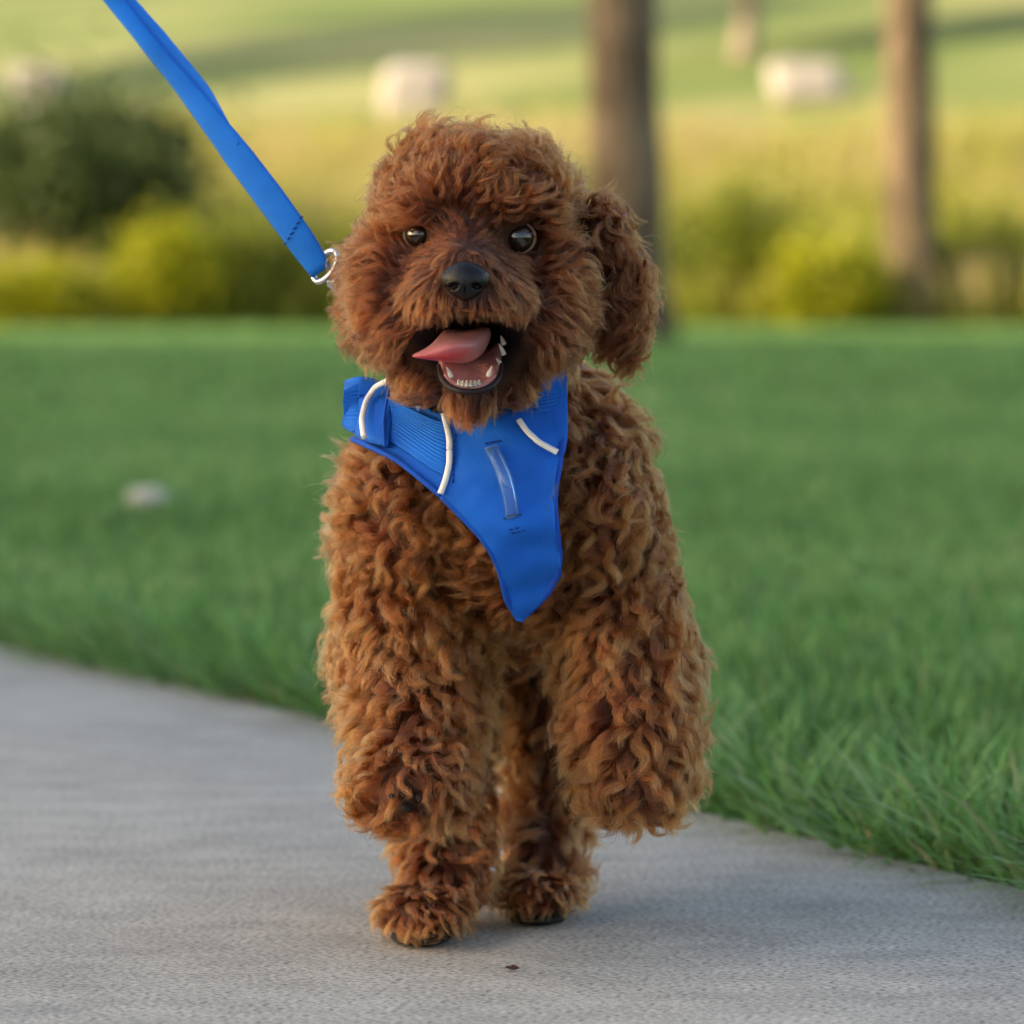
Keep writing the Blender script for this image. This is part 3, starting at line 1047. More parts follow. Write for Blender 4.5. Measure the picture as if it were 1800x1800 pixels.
def cloth(name, G, mat, parent, thick):
    """closed thin solid from a grid of world points, with a uv map"""
    a, b_ = G.shape[:2]
    du = np.gradient(G, axis=0); dv = np.gradient(G, axis=1)
    nn = nrm(np.cross(du, dv))
    nn *= np.where((nn[..., 1:2]).mean() > 0, -1, 1)
    top = G + nn * thick * 0.5; bot = G - nn * thick * 0.5
    Vv = np.concatenate([top.reshape(-1, 3), bot.reshape(-1, 3)])
    f = grid_faces(a, b_)
    n0 = a * b_
    ring = [i * b_ for i in range(a)] + [(a - 1) * b_ + j for j in range(1, b_)] + [i * b_ + b_ - 1 for i in range(a - 2, -1, -1)] + [j for j in range(b_ - 2, 0, -1)]
    ring = np.array(ring); nx = np.roll(ring, -1)
    side = np.stack([ring, nx, nx + n0, ring + n0], 1)
    # winding of the top face must agree with nn
    p = top.reshape(-1, 3)[f[0]]
    fl = (np.cross(p[1] - p[0], p[2] - p[0]) * nn.reshape(-1, 3)[f[0, 0]]).sum() < 0
    F_ = np.concatenate([f[:, ::-1] if fl else f, (f if fl else f[:, ::-1]) + n0, side])
    o = obj(name, Vv, F_, mat, parent)
    uv = o.data.uv_layers.new(name="uv")
    U_, W_ = np.meshgrid(np.linspace(0, 1, a), np.linspace(0, 1, b_), indexing='ij')
    uvv = np.stack([U_.ravel(), W_.ravel()], 1); uvv = np.concatenate([uvv, uvv])
    li = np.empty(len(o.data.loops), dtype=np.int32)
    o.data.loops.foreach_get("vertex_index", li)
    uv.data.foreach_set("uv", uvv[li].astype(np.float32).ravel())
    return o


hb = PX(890, 700, -.02)
harness = empty("dog_harness", hb, "bright blue padded dog harness with white piping worn on the dog's chest", "harness")
ISO = 0.0165
vs_ = np.linspace(652, 1088, 64)
tt_ = np.linspace(0, 1, 34)
VS = np.repeat(vs_[:, None], 34, 1)
US = PAN_L(vs_)[:, None] * (1 - tt_) + PAN_R(vs_)[:, None] * tt_
PG = sheet(US, VS, ISO, 22)
# soft creases in the nylon
flat = PG.reshape(-1, 3)
wr = 0.0024 * vnoise(np.column_stack([flat[:, 0] + 0.5 * flat[:, 2], flat[:, 2] * 1.9 - flat[:, 0] * .4]), 0.020, 11) + 0.0006 * vnoise(flat[:, [0, 2]], 0.008, 12)
PG[..., 1] += wr.reshape(64, 34)
panel = cloth("chest_panel", PG, M["blue"], harness, 0.0048)
us_ = np.linspace(606, 794, 44)
US2 = np.repeat(us_[:, None], 16, 1)
t2 = np.linspace(0, 1, 16)
VS2 = STR_T(us_)[:, None] * (1 - t2) + STR_B(us_)[:, None] * t2
SG = sheet(US2, VS2, ISO - 0.0015, 22)
SG[..., 1] += np.exp(-(us_ - 606) / 12)[:, None] * 0.034        # rolls back over the shoulder
shoulder_strap = cloth("shoulder_strap", SG, M["blue"], harness, 0.0035)


def offset_grid(us, vs, lift, iso=ISO, sm=22):
    G = sheet(us, vs, iso, sm)
    du = np.gradient(G, axis=0); dv = np.gradient(G, axis=1)
    nn = nrm(np.cross(du, dv))
    if nn[..., 1].mean() > 0: nn = -nn
    return G + nn * lift


def strip(name, us, top, bot, lift, mat, parent, thick, m_=12):
    us = np.asarray(us, float)
    t = np.linspace(0, 1, m_)
    G = offset_grid(np.repeat(us[:, None], m_, 1), np.asarray(top)[:, None] * (1 - t) + np.asarray(bot)[:, None] * t, lift)
    return cloth(name, G, mat, parent, thick)


u1 = np.linspace(664, 786, 30)
strip("webbing", u1, STR_T(u1) + 12, STR_B(u1) - np.interp(u1, [664, 700, 786], [18, 22, 36]), 0.0034, M["webbing"], shoulder_strap, 0.0018)
u1 = np.linspace(634, 686, 14)
band = strip("keeper_loop", u1, STR_T(u1) - 2, STR_B(u1) + np.interp(u1, [634, 686], [0, -4]), 0.0058, M["blue"], shoulder_strap, 0.0026)
u1 = np.linspace(604, 640, 12)
strip("webbing", u1, STR_T(u1) + 8, STR_B(u1) - 6, 0.0042, M["webbing"], shoulder_strap, 0.0022)
# right-hand strap folded over the panel, and its slot
u1 = np.linspace(936, 984, 12)
strip("webbing", u1, np.full(12, 650.0), np.interp(u1, [936, 984], [742, 728]), 0.0042, M["webbing"], panel, 0.0020)
u1 = np.linspace(952, 991, 12)
strip("fold", u1, np.full(12, 652.0), np.interp(u1, [952, 991], [738, 800]), 0.0034, M["blue"], panel, 0.0018)


def piping(pts, lift, r, parent, mat="piping", name="piping", y_extra=0.0):
    P = resample(np.array(pts, float), 40)
    for _ in range(6):
        P[1:-1] = 0.25 * P[:-2] + .5 * P[1:-1] + .25 * P[2:]
    y, _h = front_y(P[:, 0], P[:, 1], ISO + lift, head=False)
    for _ in range(8):
        y[1:-1] = 0.25 * y[:-2] + .5 * y[1:-1] + .25 * y[2:]
    W_ = np.stack([PX(P[i, 0], P[i, 1], y[i] + y_extra) for i in range(len(P))])
    Vv, Ff = tube(W_, np.full(40, r), 8)
    return obj(name, Vv, Ff, M[mat], parent)


piping([(684, 668), (660, 680), (643, 706), (636, 738), (640, 768)], 0.0088, 0.0016, band)
piping([(780, 728), (790, 770), (790, 815), (783, 845), (774, 868)], 0.0040, 0.00155, panel)
piping([(912, 738), (926, 758), (948, 778), (980, 795)], 0.0050, 0.0015, panel)
piping([(990, 655), (988, 790), (973, 870), (977, 930), (987, 990), (968, 1040), (938, 1070), (912, 1088)], 0.0010, 0.0017, panel, "bind", "binding")
piping([(776, 872), (808, 904), (842, 938), (866, 973), (880, 1003), (889, 1052), (912, 1088)], 0.0010, 0.0017, panel, "bind", "binding")
piping([(620, 772), (660, 790), (700, 810), (740, 842), (776, 872)], 0.0008, 0.0015, shoulder_strap, "bind", "binding")
piping([(686, 672), (680, 700), (674, 740), (676, 785)], 0.0056, 0.0008, band, "bind", "binding")

# girth strap round the ribs and the strap along the spine that carries the leash ring
def torso_loop(y, n_, iso):
    c_ = PX(895, 915, y); out_ = []
    for a_ in np.linspace(0, 2 * math.pi, n_, endpoint=False):
        d_ = np.array([math.cos(a_), 0, math.sin(a_)])
        r_ = np.linspace(0.16, 0.02, 400)
        f_ = sdf(c_ + r_[:, None] * d_, head=False) - iso * sstep(-0.6, -0.1, d_[2]) + 0.005 * (d_[2] < -0.6)      # runs deep in the coat under the belly
        out_.append(c_ + r_[np.argmax(f_ < 0)] * d_)
    P = np.array(out_)
    for _ in range(10):
        P = .25 * np.roll(P, 1, 0) + .5 * P + .25 * np.roll(P, -1, 0)
    return P


Gs = np.stack([torso_loop(y_, 72, 0.013) for y_ in np.linspace(0.036, 0.056, 7)], 1)
cloth("girth_strap", np.concatenate([Gs, Gs[:1]], 0), M["webbing"], harness, 0.0022)
bz = []
for y_ in np.linspace(-0.005, 0.055, 14):
    L_ = torso_loop(y_, 72, 0.014)
    top_ = L_[np.argmax(L_[:, 2])]
    bz.append([top_ + np.array([w_, 0, -abs(w_) * 0.10]) for w_ in np.linspace(-0.011, 0.011, 6)])
spine = cloth("spine_strap", np.array(bz), M["blue"], harness, 0.003)
rt = np.array(bz)[7, 3] + np.array([0, 0, 0.008])
rg = np.stack([rt + np.array([math.cos(t) * 0.009, 0, math.sin(t) * 0.009]) for t in np.linspace(0, 2 * math.pi, 33)])
Vv, Ff = tube(rg, np.full(33, 0.0014), 8)
obj("leash_ring", Vv, Ff, M["steel"], spine)

# clear strap loop sewn to the panel: bows out between its two ends
q = np.linspace(0, 1, 24)
lu = 862 + (900 - 862) * q + 8 * np.sin(q * math.pi)
lv = 786 + (908 - 786) * q
ly, _h = front_y(lu, lv, ISO + 0.004, head=False)
ly = np.linspace(ly[0], ly[-1], 24) - 0.0075 * np.sin(q * math.pi) ** 0.8
Gp = []
for i in range(24):
    row = [PX(lu[i] + w * 11.0, lv[i] - w * 3.0, ly[i] + 0.0012 * w * w) for w in np.linspace(-1, 1, 6)]
    Gp.append(row)
loop = cloth("clear_loop", np.array(Gp), M["plastic"], harness, 0.0015)


def stitches(name, p0, p1, cnt, parent, length=7.0, lift=0.0034):
    Vv, Ff = [], []
    for i in range(cnt):
        f_ = (i + 0.5) / cnt
        u_, v_ = p0[0] + (p1[0] - p0[0]) * f_, p0[1] + (p1[1] - p0[1]) * f_
        dx = np.array([p1[0] - p0[0], p1[1] - p0[1]]); dx = dx / np.linalg.norm(dx) * length * .5
        y, _ = front_y([u_ - dx[0], u_ + dx[0]], [v_ - dx[1], v_ + dx[1]], ISO + lift, head=False)
        a_, b2_ = PX(u_ - dx[0], v_ - dx[1], y[0]), PX(u_ + dx[0], v_ + dx[1], y[1])
        Vv.append(tube(np.linspace(a_, b2_, 4), np.full(4, 0.00045), 6))
    v, f = cat_mesh(Vv)
    return obj(name, v, f, M["thread"], parent)


for (p0, p1, c_) in [((852, 780), (882, 774), 4), ((884, 912), (916, 904), 4), ((892, 932), (926, 924), 3), ((898, 938), (926, 931), 3), ((800, 760), (796, 850), 9)]:
    stitches("stitching", p0, p1, c_, panel)

# ------------------------------------------------------------------ fur
V3 = BV; tri = np.concatenate([BF[:, [0, 1, 2]], BF[:, [0, 2, 3]]])
fn_ = np.cross(V3[tri[:, 1]] - V3[tri[:, 0]], V3[tri[:, 2]] - V3[tri[:, 0]])
area = 0.5 * np.linalg.norm(fn_, axis=1)
VN = np.zeros_like(V3)
for i in range(3):
    np.add.at(VN, tri[:, i], fn_)
VN = nrm(VN)
cen = V3[tri].mean(1)
wt = area * np.where(cen[:, 1] > 0.06, 0.45, 1.0) * np.where(cen[:, 2] < 0.008, 0.15, 1.0)
wt *= np.where(mouth_f(cen) < 0.002, 0.0, 1.0)
NS = 470000
fi = rng.choice(len(tri), NS, p=wt / wt.sum())
r1, r2 = rng.uniform(size=NS), rng.uniform(size=NS)
sw = r1 + r2 > 1; r1[sw], r2[sw] = 1 - r1[sw], 1 - r2[sw]
bw = np.stack([1 - r1 - r2, r1, r2], 1)
R0 = (V3[tri[fi]] * bw[..., None]).sum(1)
N0 = nrm((VN[tri[fi]] * bw[..., None]).sum(1))

EYES = [(738, 413, 16.0), (911, 418, 26.0)]
MOUTHPOLY = np.array([(772, 566), (820, 556), (868, 562), (908, 578), (926, 604), (924, 650), (892, 680), (826, 692), (776, 682), (756, 652), (720, 645), (702, 614), (732, 582)], float)


def in_poly(u, v, poly):
    ins = np.zeros(len(u), bool)
    j = len(poly) - 1
    for i in range(len(poly)):
        xi, yi = poly[i]; xj, yj = poly[j]
        c_ = ((yi > v) != (yj > v)) & (u < (xj - xi) * (v - yi) / (yj - yi + 1e-12) + xi)
        ins ^= c_
        j = i
    return ins


u0_, v0_ = UV(R0)
front = N0[:, 1] < 0.3
keep = ~((((u0_ - 818) / 36) ** 2 + ((v0_ - 492) / 28) ** 2 < 1) & (R0[:, 1] < -.17))
for (eu_, ev_, er_) in EYES:
    keep &= ~((((u0_ - eu_) ** 2 + (v0_ - ev_) ** 2) < (er_ + 3) ** 2) & (R0[:, 1] < -.09))
keep &= ~((mouth_f(R0) < 0.002) & in_poly(u0_, v0_, MOUTHPOLY) & (R0[:, 1] < -.10))
R0, N0, u0_, v0_ = R0[keep], N0[keep], u0_[keep], v0_[keep]
NS = len(R0)

# per-root fur parameters, blended from the nearest primitives
tagn = list(TAGS)
Dm = np.stack([f(R0) for f, _ in PR], 1)
Wm = np.exp(-np.clip(Dm - Dm.min(1, keepdims=True), 0, 0.2) / 0.006)
Wm /= Wm.sum(1, keepdims=True)
PRM = np.array([TAGS[t][:6] for t in TN])
par = Wm @ PRM
mode_w = {}
for i, t in enumerate(TN):
    mode_w[TAGS[t][6]] = mode_w.get(TAGS[t][6], 0) + Wm[:, i]
is_head = np.array([t in HEADTAGS for t in TN])
headw = Wm[:, is_head].sum(1)
paww = Wm[:, [i for i, t in enumerate(TN) if t == "forepaw"]].sum(1)

cN = PX(820, 455, -.175)
face = nrm(R0 - cN) + np.array([0, 0.15, -0.10])
crownf = nrm(R0 - PX(832, 440, -.09)) * np.array([1, 0.7, 1]) + np.array([0, -0.25, 0.25])
down = np.tile(np.array([0.10, -0.05, -1.0]), (NS, 1))
chinf = nrm(R0 - PX(826, 640, -.12)) * np.array([0.8, 0.3, 0.6]) + np.array([0, -0.1, -0.5])
bodyf = np.column_stack([np.sign(R0[:, 0]) * 0.25, np.full(NS, 0.25), np.full(NS, -1.0)])
legf = np.column_stack([0.8 * N0[:, 0] + 0.35 * vnoise(R0, 0.018, 61), 0.3 * N0[:, 1] - .1, np.full(NS, -0.5)])
pawf = np.column_stack([N0[:, 0], N0[:, 1] - .2, np.full(NS, -0.5)])
flow = (mode_w["face"][:, None] * face + mode_w["crown"][:, None] * crownf + mode_w["down"][:, None] * down + mode_w["chin"][:, None] * chinf
        + mode_w["body"][:, None] * bodyf + mode_w["leg"][:, None] * legf + mode_w["paw"][:, None] * pawf)
# large swirls so tufts part in different directions
sw1 = np.stack([vnoise(R0, 0.022, s) for s in (21, 22, 23)], 1)
flow = nrm(flow) + sw1 * (0.95 * np.clip(par[:, 2:3] / 0.003, 0, 1.2))
flow = flow - (flow * N0).sum(1, keepdims=True) * N0
flow = nrm(flow)

# clumps
NC = 13000
cw_ = np.exp(1.1 * vnoise(R0, 0.02, 71)) * (0.55 + 1.6 * headw + 0.6 * (1 - np.clip(par[:, 2] / 0.003, 0, 1)))
ci = rng.choice(NS, NC, replace=False, p=cw_ / cw_.sum())
kd = KDTree(NC)
for i, j in enumerate(ci):
    kd.insert(R0[j], i)
kd.balance()
cl = np.fromiter((kd.find(p)[1] for p in R0), dtype=np.int64, count=NS)

KG, KP = 25, 11
tg = np.linspace(0, 1, KG)
cR, cNn, cF, cP = R0[ci], N0[ci], flow[ci], par[ci]
clen = cP[:, 0] * rng.uniform(0.88, 1.07, NC) * (1 + 0.17 * vnoise(cR, 0.014, 31))
lift = np.clip(cP[:, 1] + 0.16 * vnoise(cR, 0.012, 33) + rng.normal(0, 0.06, NC), 0.08, 0.95)[:, None]
rd = rng.normal(size=(NC, 3))
d0 = nrm(cNn * (lift + 0.15) + cF * (1 - lift) + 0.13 * rd)
d1 = nrm(cF * 1.0 + cNn * (lift - 0.32) * 0.7 + np.array([0, 0, -0.22]) + 0.17 * rng.normal(size=(NC, 3)))
dirs = nrm(d0[:, None] * (1 - tg[None, :, None]) + d1[:, None] * tg[None, :, None])
gp = np.concatenate([np.zeros((NC, 1, 3)), np.cumsum(dirs[:, :-1] * (clen[:, None, None] / (KG - 1)), 1)], 1)
side = nrm(np.cross(dirs, cNn[:, None] + 0.3 * rd[:, None]))
up_ = np.cross(side, dirs)
ph = (2 * math.pi * 1.1 * vnoise(cR, 0.013, 37) + rng.normal(0, 0.55, NC))[:, None]
lam = (cP[:, 3] * (1 + 0.25 * vnoise(cR, 0.02, 39)) * rng.uniform(0.9, 1.1, NC))[:, None]
s_ = clen[:, None] * tg[None]
amp = (cP[:, 2] * rng.uniform(0.5, 1.35, NC))[:, None] * sstep(0.0, 0.5, tg)[None]
wv = (np.sin(2 * math.pi * s_ / lam + ph) - np.sin(ph) * (1 - tg))[..., None] * side * amp[..., None]
wv += (0.8 * np.cos(2 * math.pi * s_ / lam + ph))[..., None] * up_ * amp[..., None]
guide = gp + wv                                            # relative to the clump root

ls = rng.uniform(0.70, 1.08, NS)
fly = rng.uniform(size=NS) < 0.045
ls = np.where(fly, ls * 1.15, ls)
ts = np.linspace(0, 1, KP)
ti = np.clip(ts[None] * np.minimum(ls, 1.25)[:, None], 0, 1.25) * (KG - 1)
i0 = np.clip(np.floor(ti).astype(int), 0, KG - 2)
fr = (ti - i0)[..., None]
G0 = guide[cl[:, None], i0]; G1 = guide[cl[:, None], i0 + 1]
gpos = G0 + (G1 - G0) * fr
off = R0 - cR[cl]
off_t = off - (off * N0).sum(1, keepdims=True) * N0 * 0.3
clp = np.clip(par[:, 5] + rng.normal(0, 0.12, NS), 0.05, 0.93)
clp = np.where(fly, 0.1, clp)[:, None]
w_ = 1 - clp * (ts[None] ** 0.8)
pos = cR[cl][:, None] + gpos + off[:, None] * w_[..., None]
# own frizz
fa = rng.normal(size=(NS, 3)); fb = rng.normal(size=(NS, 3))
fq = rng.uniform(0.6, 2.2, NS)[:, None] * 2 * math.pi
fz = (np.sin(fq * ts[None])[..., None] * fa[:, None] + (np.cos(fq * ts[None]) - 1)[..., None] * fb[:, None])
pos = pos + fz * (0.00030 * (1 + 2.2 * fly) * (0.6 + par[:, 2] / 0.003))[:, None, None] * (ts[None, :, None])

# keep strands above the ground and out of the eyes, nose and mouth; tuck body fur under the harness
pos[..., 2] = np.maximum(pos[..., 2], 0.0012)
hpw = Wm[:, [i for i, t in enumerate(TN) if t == 'hindpaw']].sum(1)
pos[..., 2] = np.where(((hpw > 0.5) & (N0[:, 1] < 0.1))[:, None], np.maximum(pos[..., 2], 0.0050 + 0.0045 * vnoise(R0, 0.006, 51)[:, None]), pos[..., 2])
sole = (R0[:, 2] < 0.016) & (N0[:, 1] < 0.3)
fl_ = pos.reshape(-1, 3)
uu, vv = UV(fl_)
uu = uu.reshape(NS, KP); vv = vv.reshape(NS, KP)
bad = np.zeros(NS, bool)
fr_ = pos[:, :, 1] < -.09
bad |= ((((uu - 911) ** 2 + (vv - 418) ** 2) < 24.0 ** 2) & fr_).any(1)
bad |= ((((uu - 738) / 18) ** 2 + ((vv - 413) / 15) ** 2 < 1) & fr_).any(1)
bad |= ((((uu - 818) / 40) ** 2 + ((vv - 494) / 31) ** 2 < 1) & (pos[:, :, 1] < -.16)).any(1)
MP2 = MOUTHPOLY.copy(); MP2[[0, 1, 2], 1] += 7; MP2[[3, 11], 1] += 5
inm = (in_poly(uu.ravel(), vv.ravel(), MP2).reshape(NS, KP) & fr_)
bad |= inm.sum(1) > rng.integers(0, 3, NS)
# harness depth map on a pixel grid
gu, gv = np.meshgrid(np.arange(600, 1000, 6.0), np.arange(646, 1096, 6.0), indexing='ij')
hy, _h = front_y(gu.ravel(), gv.ravel(), ISO, head=False)
hy = hy.reshape(gu.shape)
hmask = ((gu > PAN_L(gv) + 8) & (gu < PAN_R(gv) - 8) & (gv > 652) & (gv < 1042)) | ((gu < 794) & (gu > 610) & (gv > STR_T(gu) + 2) & (gv < STR_B(gu) - 5))
iu = np.clip(((uu - 600) / 6).round().astype(int), 0, gu.shape[0] - 1)
iv = np.clip(((vv - 646) / 6).round().astype(int), 0, gu.shape[1] - 1)
inside = hmask[iu, iv] & (uu > 600) & (uu < 1000) & (vv > 646) & (vv < 1094)
under = inside & (pos[:, :, 1] < hy[iu, iv] + 0.006) & (headw < 0.45)[:, None] & (R0[:, 1:2] > hy[iu, iv] - 0.012)
bad |= under[:, 0:2].any(1) & (rng.uniform(size=NS) < 0.9)
pos[..., 1] = np.where(under, np.maximum(pos[..., 1], hy[iu, iv] + 0.004), pos[..., 1])
bad |= sole & (rng.uniform(size=NS) < 0.7)
keep = ~bad
pos = pos[keep]; NS2 = len(pos)
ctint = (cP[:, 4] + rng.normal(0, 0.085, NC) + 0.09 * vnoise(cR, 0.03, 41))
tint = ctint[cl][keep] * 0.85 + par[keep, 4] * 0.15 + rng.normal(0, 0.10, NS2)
# image-left side paled to paint in light from there; coat deepest round the toes of the lifted paw
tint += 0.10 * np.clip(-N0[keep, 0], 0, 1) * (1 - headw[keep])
pu, pv = u0_[keep], v0_[keep]
tint -= 0.30 * np.exp(-((pu - 715) / 60) ** 2 - ((pv - 1395) / 45) ** 2) * paww[keep]
hc = bpy.data.hair_curves.new("fur")
hc.add_curves([KP] * NS2)
P_ = pos - np.array(dog.location)
hc.attributes["position"].data.foreach_set("vector", P_.astype(np.float32).ravel())
rad = 0.000108 * (1 - 0.72 * ts ** 1.3)[None] * rng.uniform(0.75, 1.25, NS2)[:, None]
ra = hc.attributes.get("radius") or hc.attributes.new("radius", 'FLOAT', 'POINT')
ra.data.foreach_set("value", rad.astype(np.float32).ravel())
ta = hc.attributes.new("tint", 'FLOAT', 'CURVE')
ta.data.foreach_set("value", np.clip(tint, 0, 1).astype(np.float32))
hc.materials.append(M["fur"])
fur = link(bpy.data.objects.new("fur", hc), dog)

# ------------------------------------------------------------------ face parts
def sphere(c, r, seg=24, ring=16, scale=(1, 1, 1)):
    th = np.linspace(0, 2 * math.pi, seg, endpoint=False); ph_ = np.linspace(0.02, math.pi - 0.02, ring)
    TH, PH = np.meshgrid(th, ph_, indexing='ij')
    P = np.stack([np.sin(PH) * np.cos(TH), np.cos(PH), np.sin(PH) * np.sin(TH)], -1).reshape(-1, 3) * r * np.array(scale) + c
    F_ = []
    for i in range(seg):
        for j in range(ring - 1):
            a, b_ = i * ring + j, ((i + 1) % seg) * ring + j
            F_.append((a, b_, b_ + 1, a + 1))
    return P, np.array(F_)


for (eu_, ev_, er_) in EYES:
    y_, _h = front_y([eu_], [ev_], 0.0)
    r_ = 0.0078 if er_ < 20 else 0.0086
    yy_ = float(y_[0]) + r_ - (0.0052 if er_ < 20 else 0.0062)
    c_ = PX(eu_, ev_, yy_)
    P, F_ = sphere(c_, r_)
    eye = obj("eye", P, F_, M["iris"], dog)
    # lids: rim ring round the visible part of the ball
    a_ = np.linspace(0, 2 * math.pi, 33)
    ring = np.stack([c_ + np.array([math.cos(q_) * r_ * 0.93, -r_ * 0.42, math.sin(q_) * r_ * 0.86]) for q_ in a_])
    Vv, Ff = tube(ring, np.full(33, 0.0009), 8)
    obj("eyelid", Vv, Ff, M["eyelid"], eye)

# nose leather with two nostrils, from its own small implicit shape
yn, _h = front_y([818], [497], 0.0)
yn = float(yn[0])
kn = pk(yn)
nc = PX(818, 492, yn + 0.001)


def nose_f(P):
    d = (P - nc) / kn
    X, Y, Z = d[:, 0], d[:, 1], d[:, 2]
    w = np.interp(Z, [-44, -30, -10, 12, 32], [17, 29, 41, 45, 38])
    base = np.sqrt((X / w) ** 2 + (Y / 36) ** 2 + ((Z + 3) / 37) ** 2) - 1
    base = base * 30
    for sg in (-1, 1):
        nx, nz = X - sg * 21, Z + 12
        nost = np.sqrt((nx / 10) ** 2 + ((nz + 0.25 * sg * nx) / 6.5) ** 2 + ((Y + 30) / 16) ** 2) - 1
        base = -smin(-base, nost * 8, 3.0)
        slit = np.sqrt(((X - sg * 33) / 9) ** 2 + ((Z + 15) / 3.0) ** 2 + ((Y + 14) / 24) ** 2) - 1
        base = -smin(-base, slit * 4, 2.0)
    groove = np.sqrt((X / 1.8) ** 2 + ((Z + 26) / 18) ** 2 + ((Y + 36) / 9) ** 2) - 1
    base = -smin(-base, groove * 3, 2.0)
    return base * kn


V_, F_ = surface_nets(nose_f, nc - np.array([48, 44, 50]) * kn, nc + np.array([48, 44, 44]) * kn, 1.9 * kn)
obj("nose", V_, F_, M["nose"], dog)

# tongue: closed slab through control rows, tip flopping over the image-left lip
rows = [
    [(780, 585, -.128), (800, 583, -.130), (822, 586, -.131), (845, 582, -.130), (866, 578, -.128)],
    [(772, 577, -.150), (796, 574, -.152), (818, 579, -.153), (844, 573, -.152), (868, 568, -.150)],
    [(760, 592, -.172), (788, 586, -.175), (812, 590, -.175), (838, 584, -.174), (861, 580, -.170)],
    [(745, 612, -.188), (776, 603, -.190), (800, 600, -.190), (822, 601, -.188), (842, 600, -.183)],
    [(710, 626, -.195), (750, 622, -.198), (785, 604, -.199), (812, 603, -.197), (836, 608, -.191)],
    [(711, 628, -.195), (753, 632, -.197), (790, 630, -.196), (815, 621, -.193), (834, 611, -.189)],
    [(742, 631, -.190), (768, 636, -.190), (796, 640, -.188), (820, 636, -.184), (836, 618, -.182)],
    [(775, 625, -.176), (792, 632, -.176), (808, 640, -.174), (826, 638, -.172), (844, 625, -.170)],
    [(785, 622, -.150), (800, 634, -.150), (820, 640, -.150), (838, 634, -.150), (858, 620, -.150)],
    [(783, 600, -.128), (800, 612, -.128), (822, 616, -.128), (845, 612, -.128), (864, 596, -.128)],
]
R_ = np.array([[PX(*p) for p in r] for r in rows])
nr, ncol = R_.shape[:2]
Vv = R_.reshape(-1, 3)
Ff = []
for i in range(nr):
    for j in range(ncol - 1):
        a, b_ = i * ncol + j, ((i + 1) % nr) * ncol + j
        Ff.append((a, a + 1, b_ + 1, b_))
for side_c in (0, ncol - 1):                      # close both edges row to opposite row
    for i in range(nr // 2 - 1):
        a, b_ = i, i + 1
        c2, d2 = nr - 2 - i, nr - 1 - i
        q4 = [a * ncol + side_c, b_ * ncol + side_c, c2 * ncol + side_c, d2 * ncol + side_c]
        if len(set(q4)) == 4:
            Ff.append(tuple(q4 if side_c == 0 else q4[::-1]))
tongue = obj("tongue", Vv, np.array(Ff), M["tongue"], dog)
und = np.zeros((nr, ncol)); und[4] = [.3, .3, .25, .1, 0]; und[5] = [1, 1, 1, .8, .3]; und[6] = [1, 1, .8, .35, .1]; und[7] = [.5, .5, .3, .1, 0]
fattr(tongue, "under", und.ravel())
sd = tongue.modifiers.new("soft", 'SUBSURF'); sd.levels = 3; sd.render_levels = 3

# lower gum: trough between the lower teeth
us = np.linspace(-1, 1, 19); dep = np.linspace(0, 1, 12)
Gg = []
for w in us:
    row = []
    for d_ in dep:
        half = 58 - 11 * d_ ** 2
        lowv = 684 - 58 * (1 - d_) ** 1.2
        v_ = lowv - 22 * abs(w) ** 2.2
        row.append(PX(826 + w * half * (1 - 0.12 * (1 - d_)), v_, -.135 - 0.042 * d_ * (1 - 0.10 * w * w)))
    Gg.append(row)
gum = cloth("gum", np.array(Gg), M["gum"], dog, 0.003)
# lower lip: dark rolled rim
lp = [(882, 640, -.164), (878, 664, -.172), (863, 681, -.178), (844, 688, -.182), (826, 690, -.183), (808, 688, -.182), (789, 681, -.178), (776, 664, -.172), (771, 642, -.164)]
LP = resample(np.array([PX(*p) for p in lp]), 44)
for _ in range(5):
    LP[1:-1] = .25 * LP[:-2] + .5 * LP[1:-1] + .25 * LP[2:]
Vv, Ff = tube(LP, 0.0010 + 0.0007 * np.sin(np.linspace(0, math.pi, 44)), 10)
obj("lower_lip", Vv, Ff, M["lip"], dog)


def tooth(base, tip, r, flat_=1.0):
    b_, t_ = PX(*base), PX(*tip)
    q_ = np.linspace(0, 1, 7)[:, None]
    bend = np.array([0, 0.0012, 0]) * np.sin(q_ * math.pi)
    P = b_ + (t_ - b_) * q_ + bend
    prof_ = np.array([0.85, 1.0, 0.95, 0.82, 0.6, 0.36, 0.1])
    Vv, Ff = tube(P, r * prof_, 8)
    obj("tooth", Vv, Ff, M["tooth"], dog)


tooth((794, 664, -.176), (785, 645, -.180), 0.0012)
tooth((858, 662, -.176), (865, 643, -.180), 0.0012)
for i in range(6):                                 # lower incisors
    f_ = (i - 2.5) / 2.5
    tooth((824 + f_ * 17, 680 - 3 * f_ * f_, -.178 + .002 * f_ * f_), (824 + f_ * 18, 669 - 2 * f_ * f_, -.181 + .002 * f_ * f_), 0.0012)
for (a_, b_, r_) in [((880, 640, -.160), (872, 630, -.160), .0011), ((886, 624, -.150), (877, 604, -.152), .0014), ((886, 606, -.140), (880, 590, -.142), .0014)]:
    tooth(a_, b_, r_)

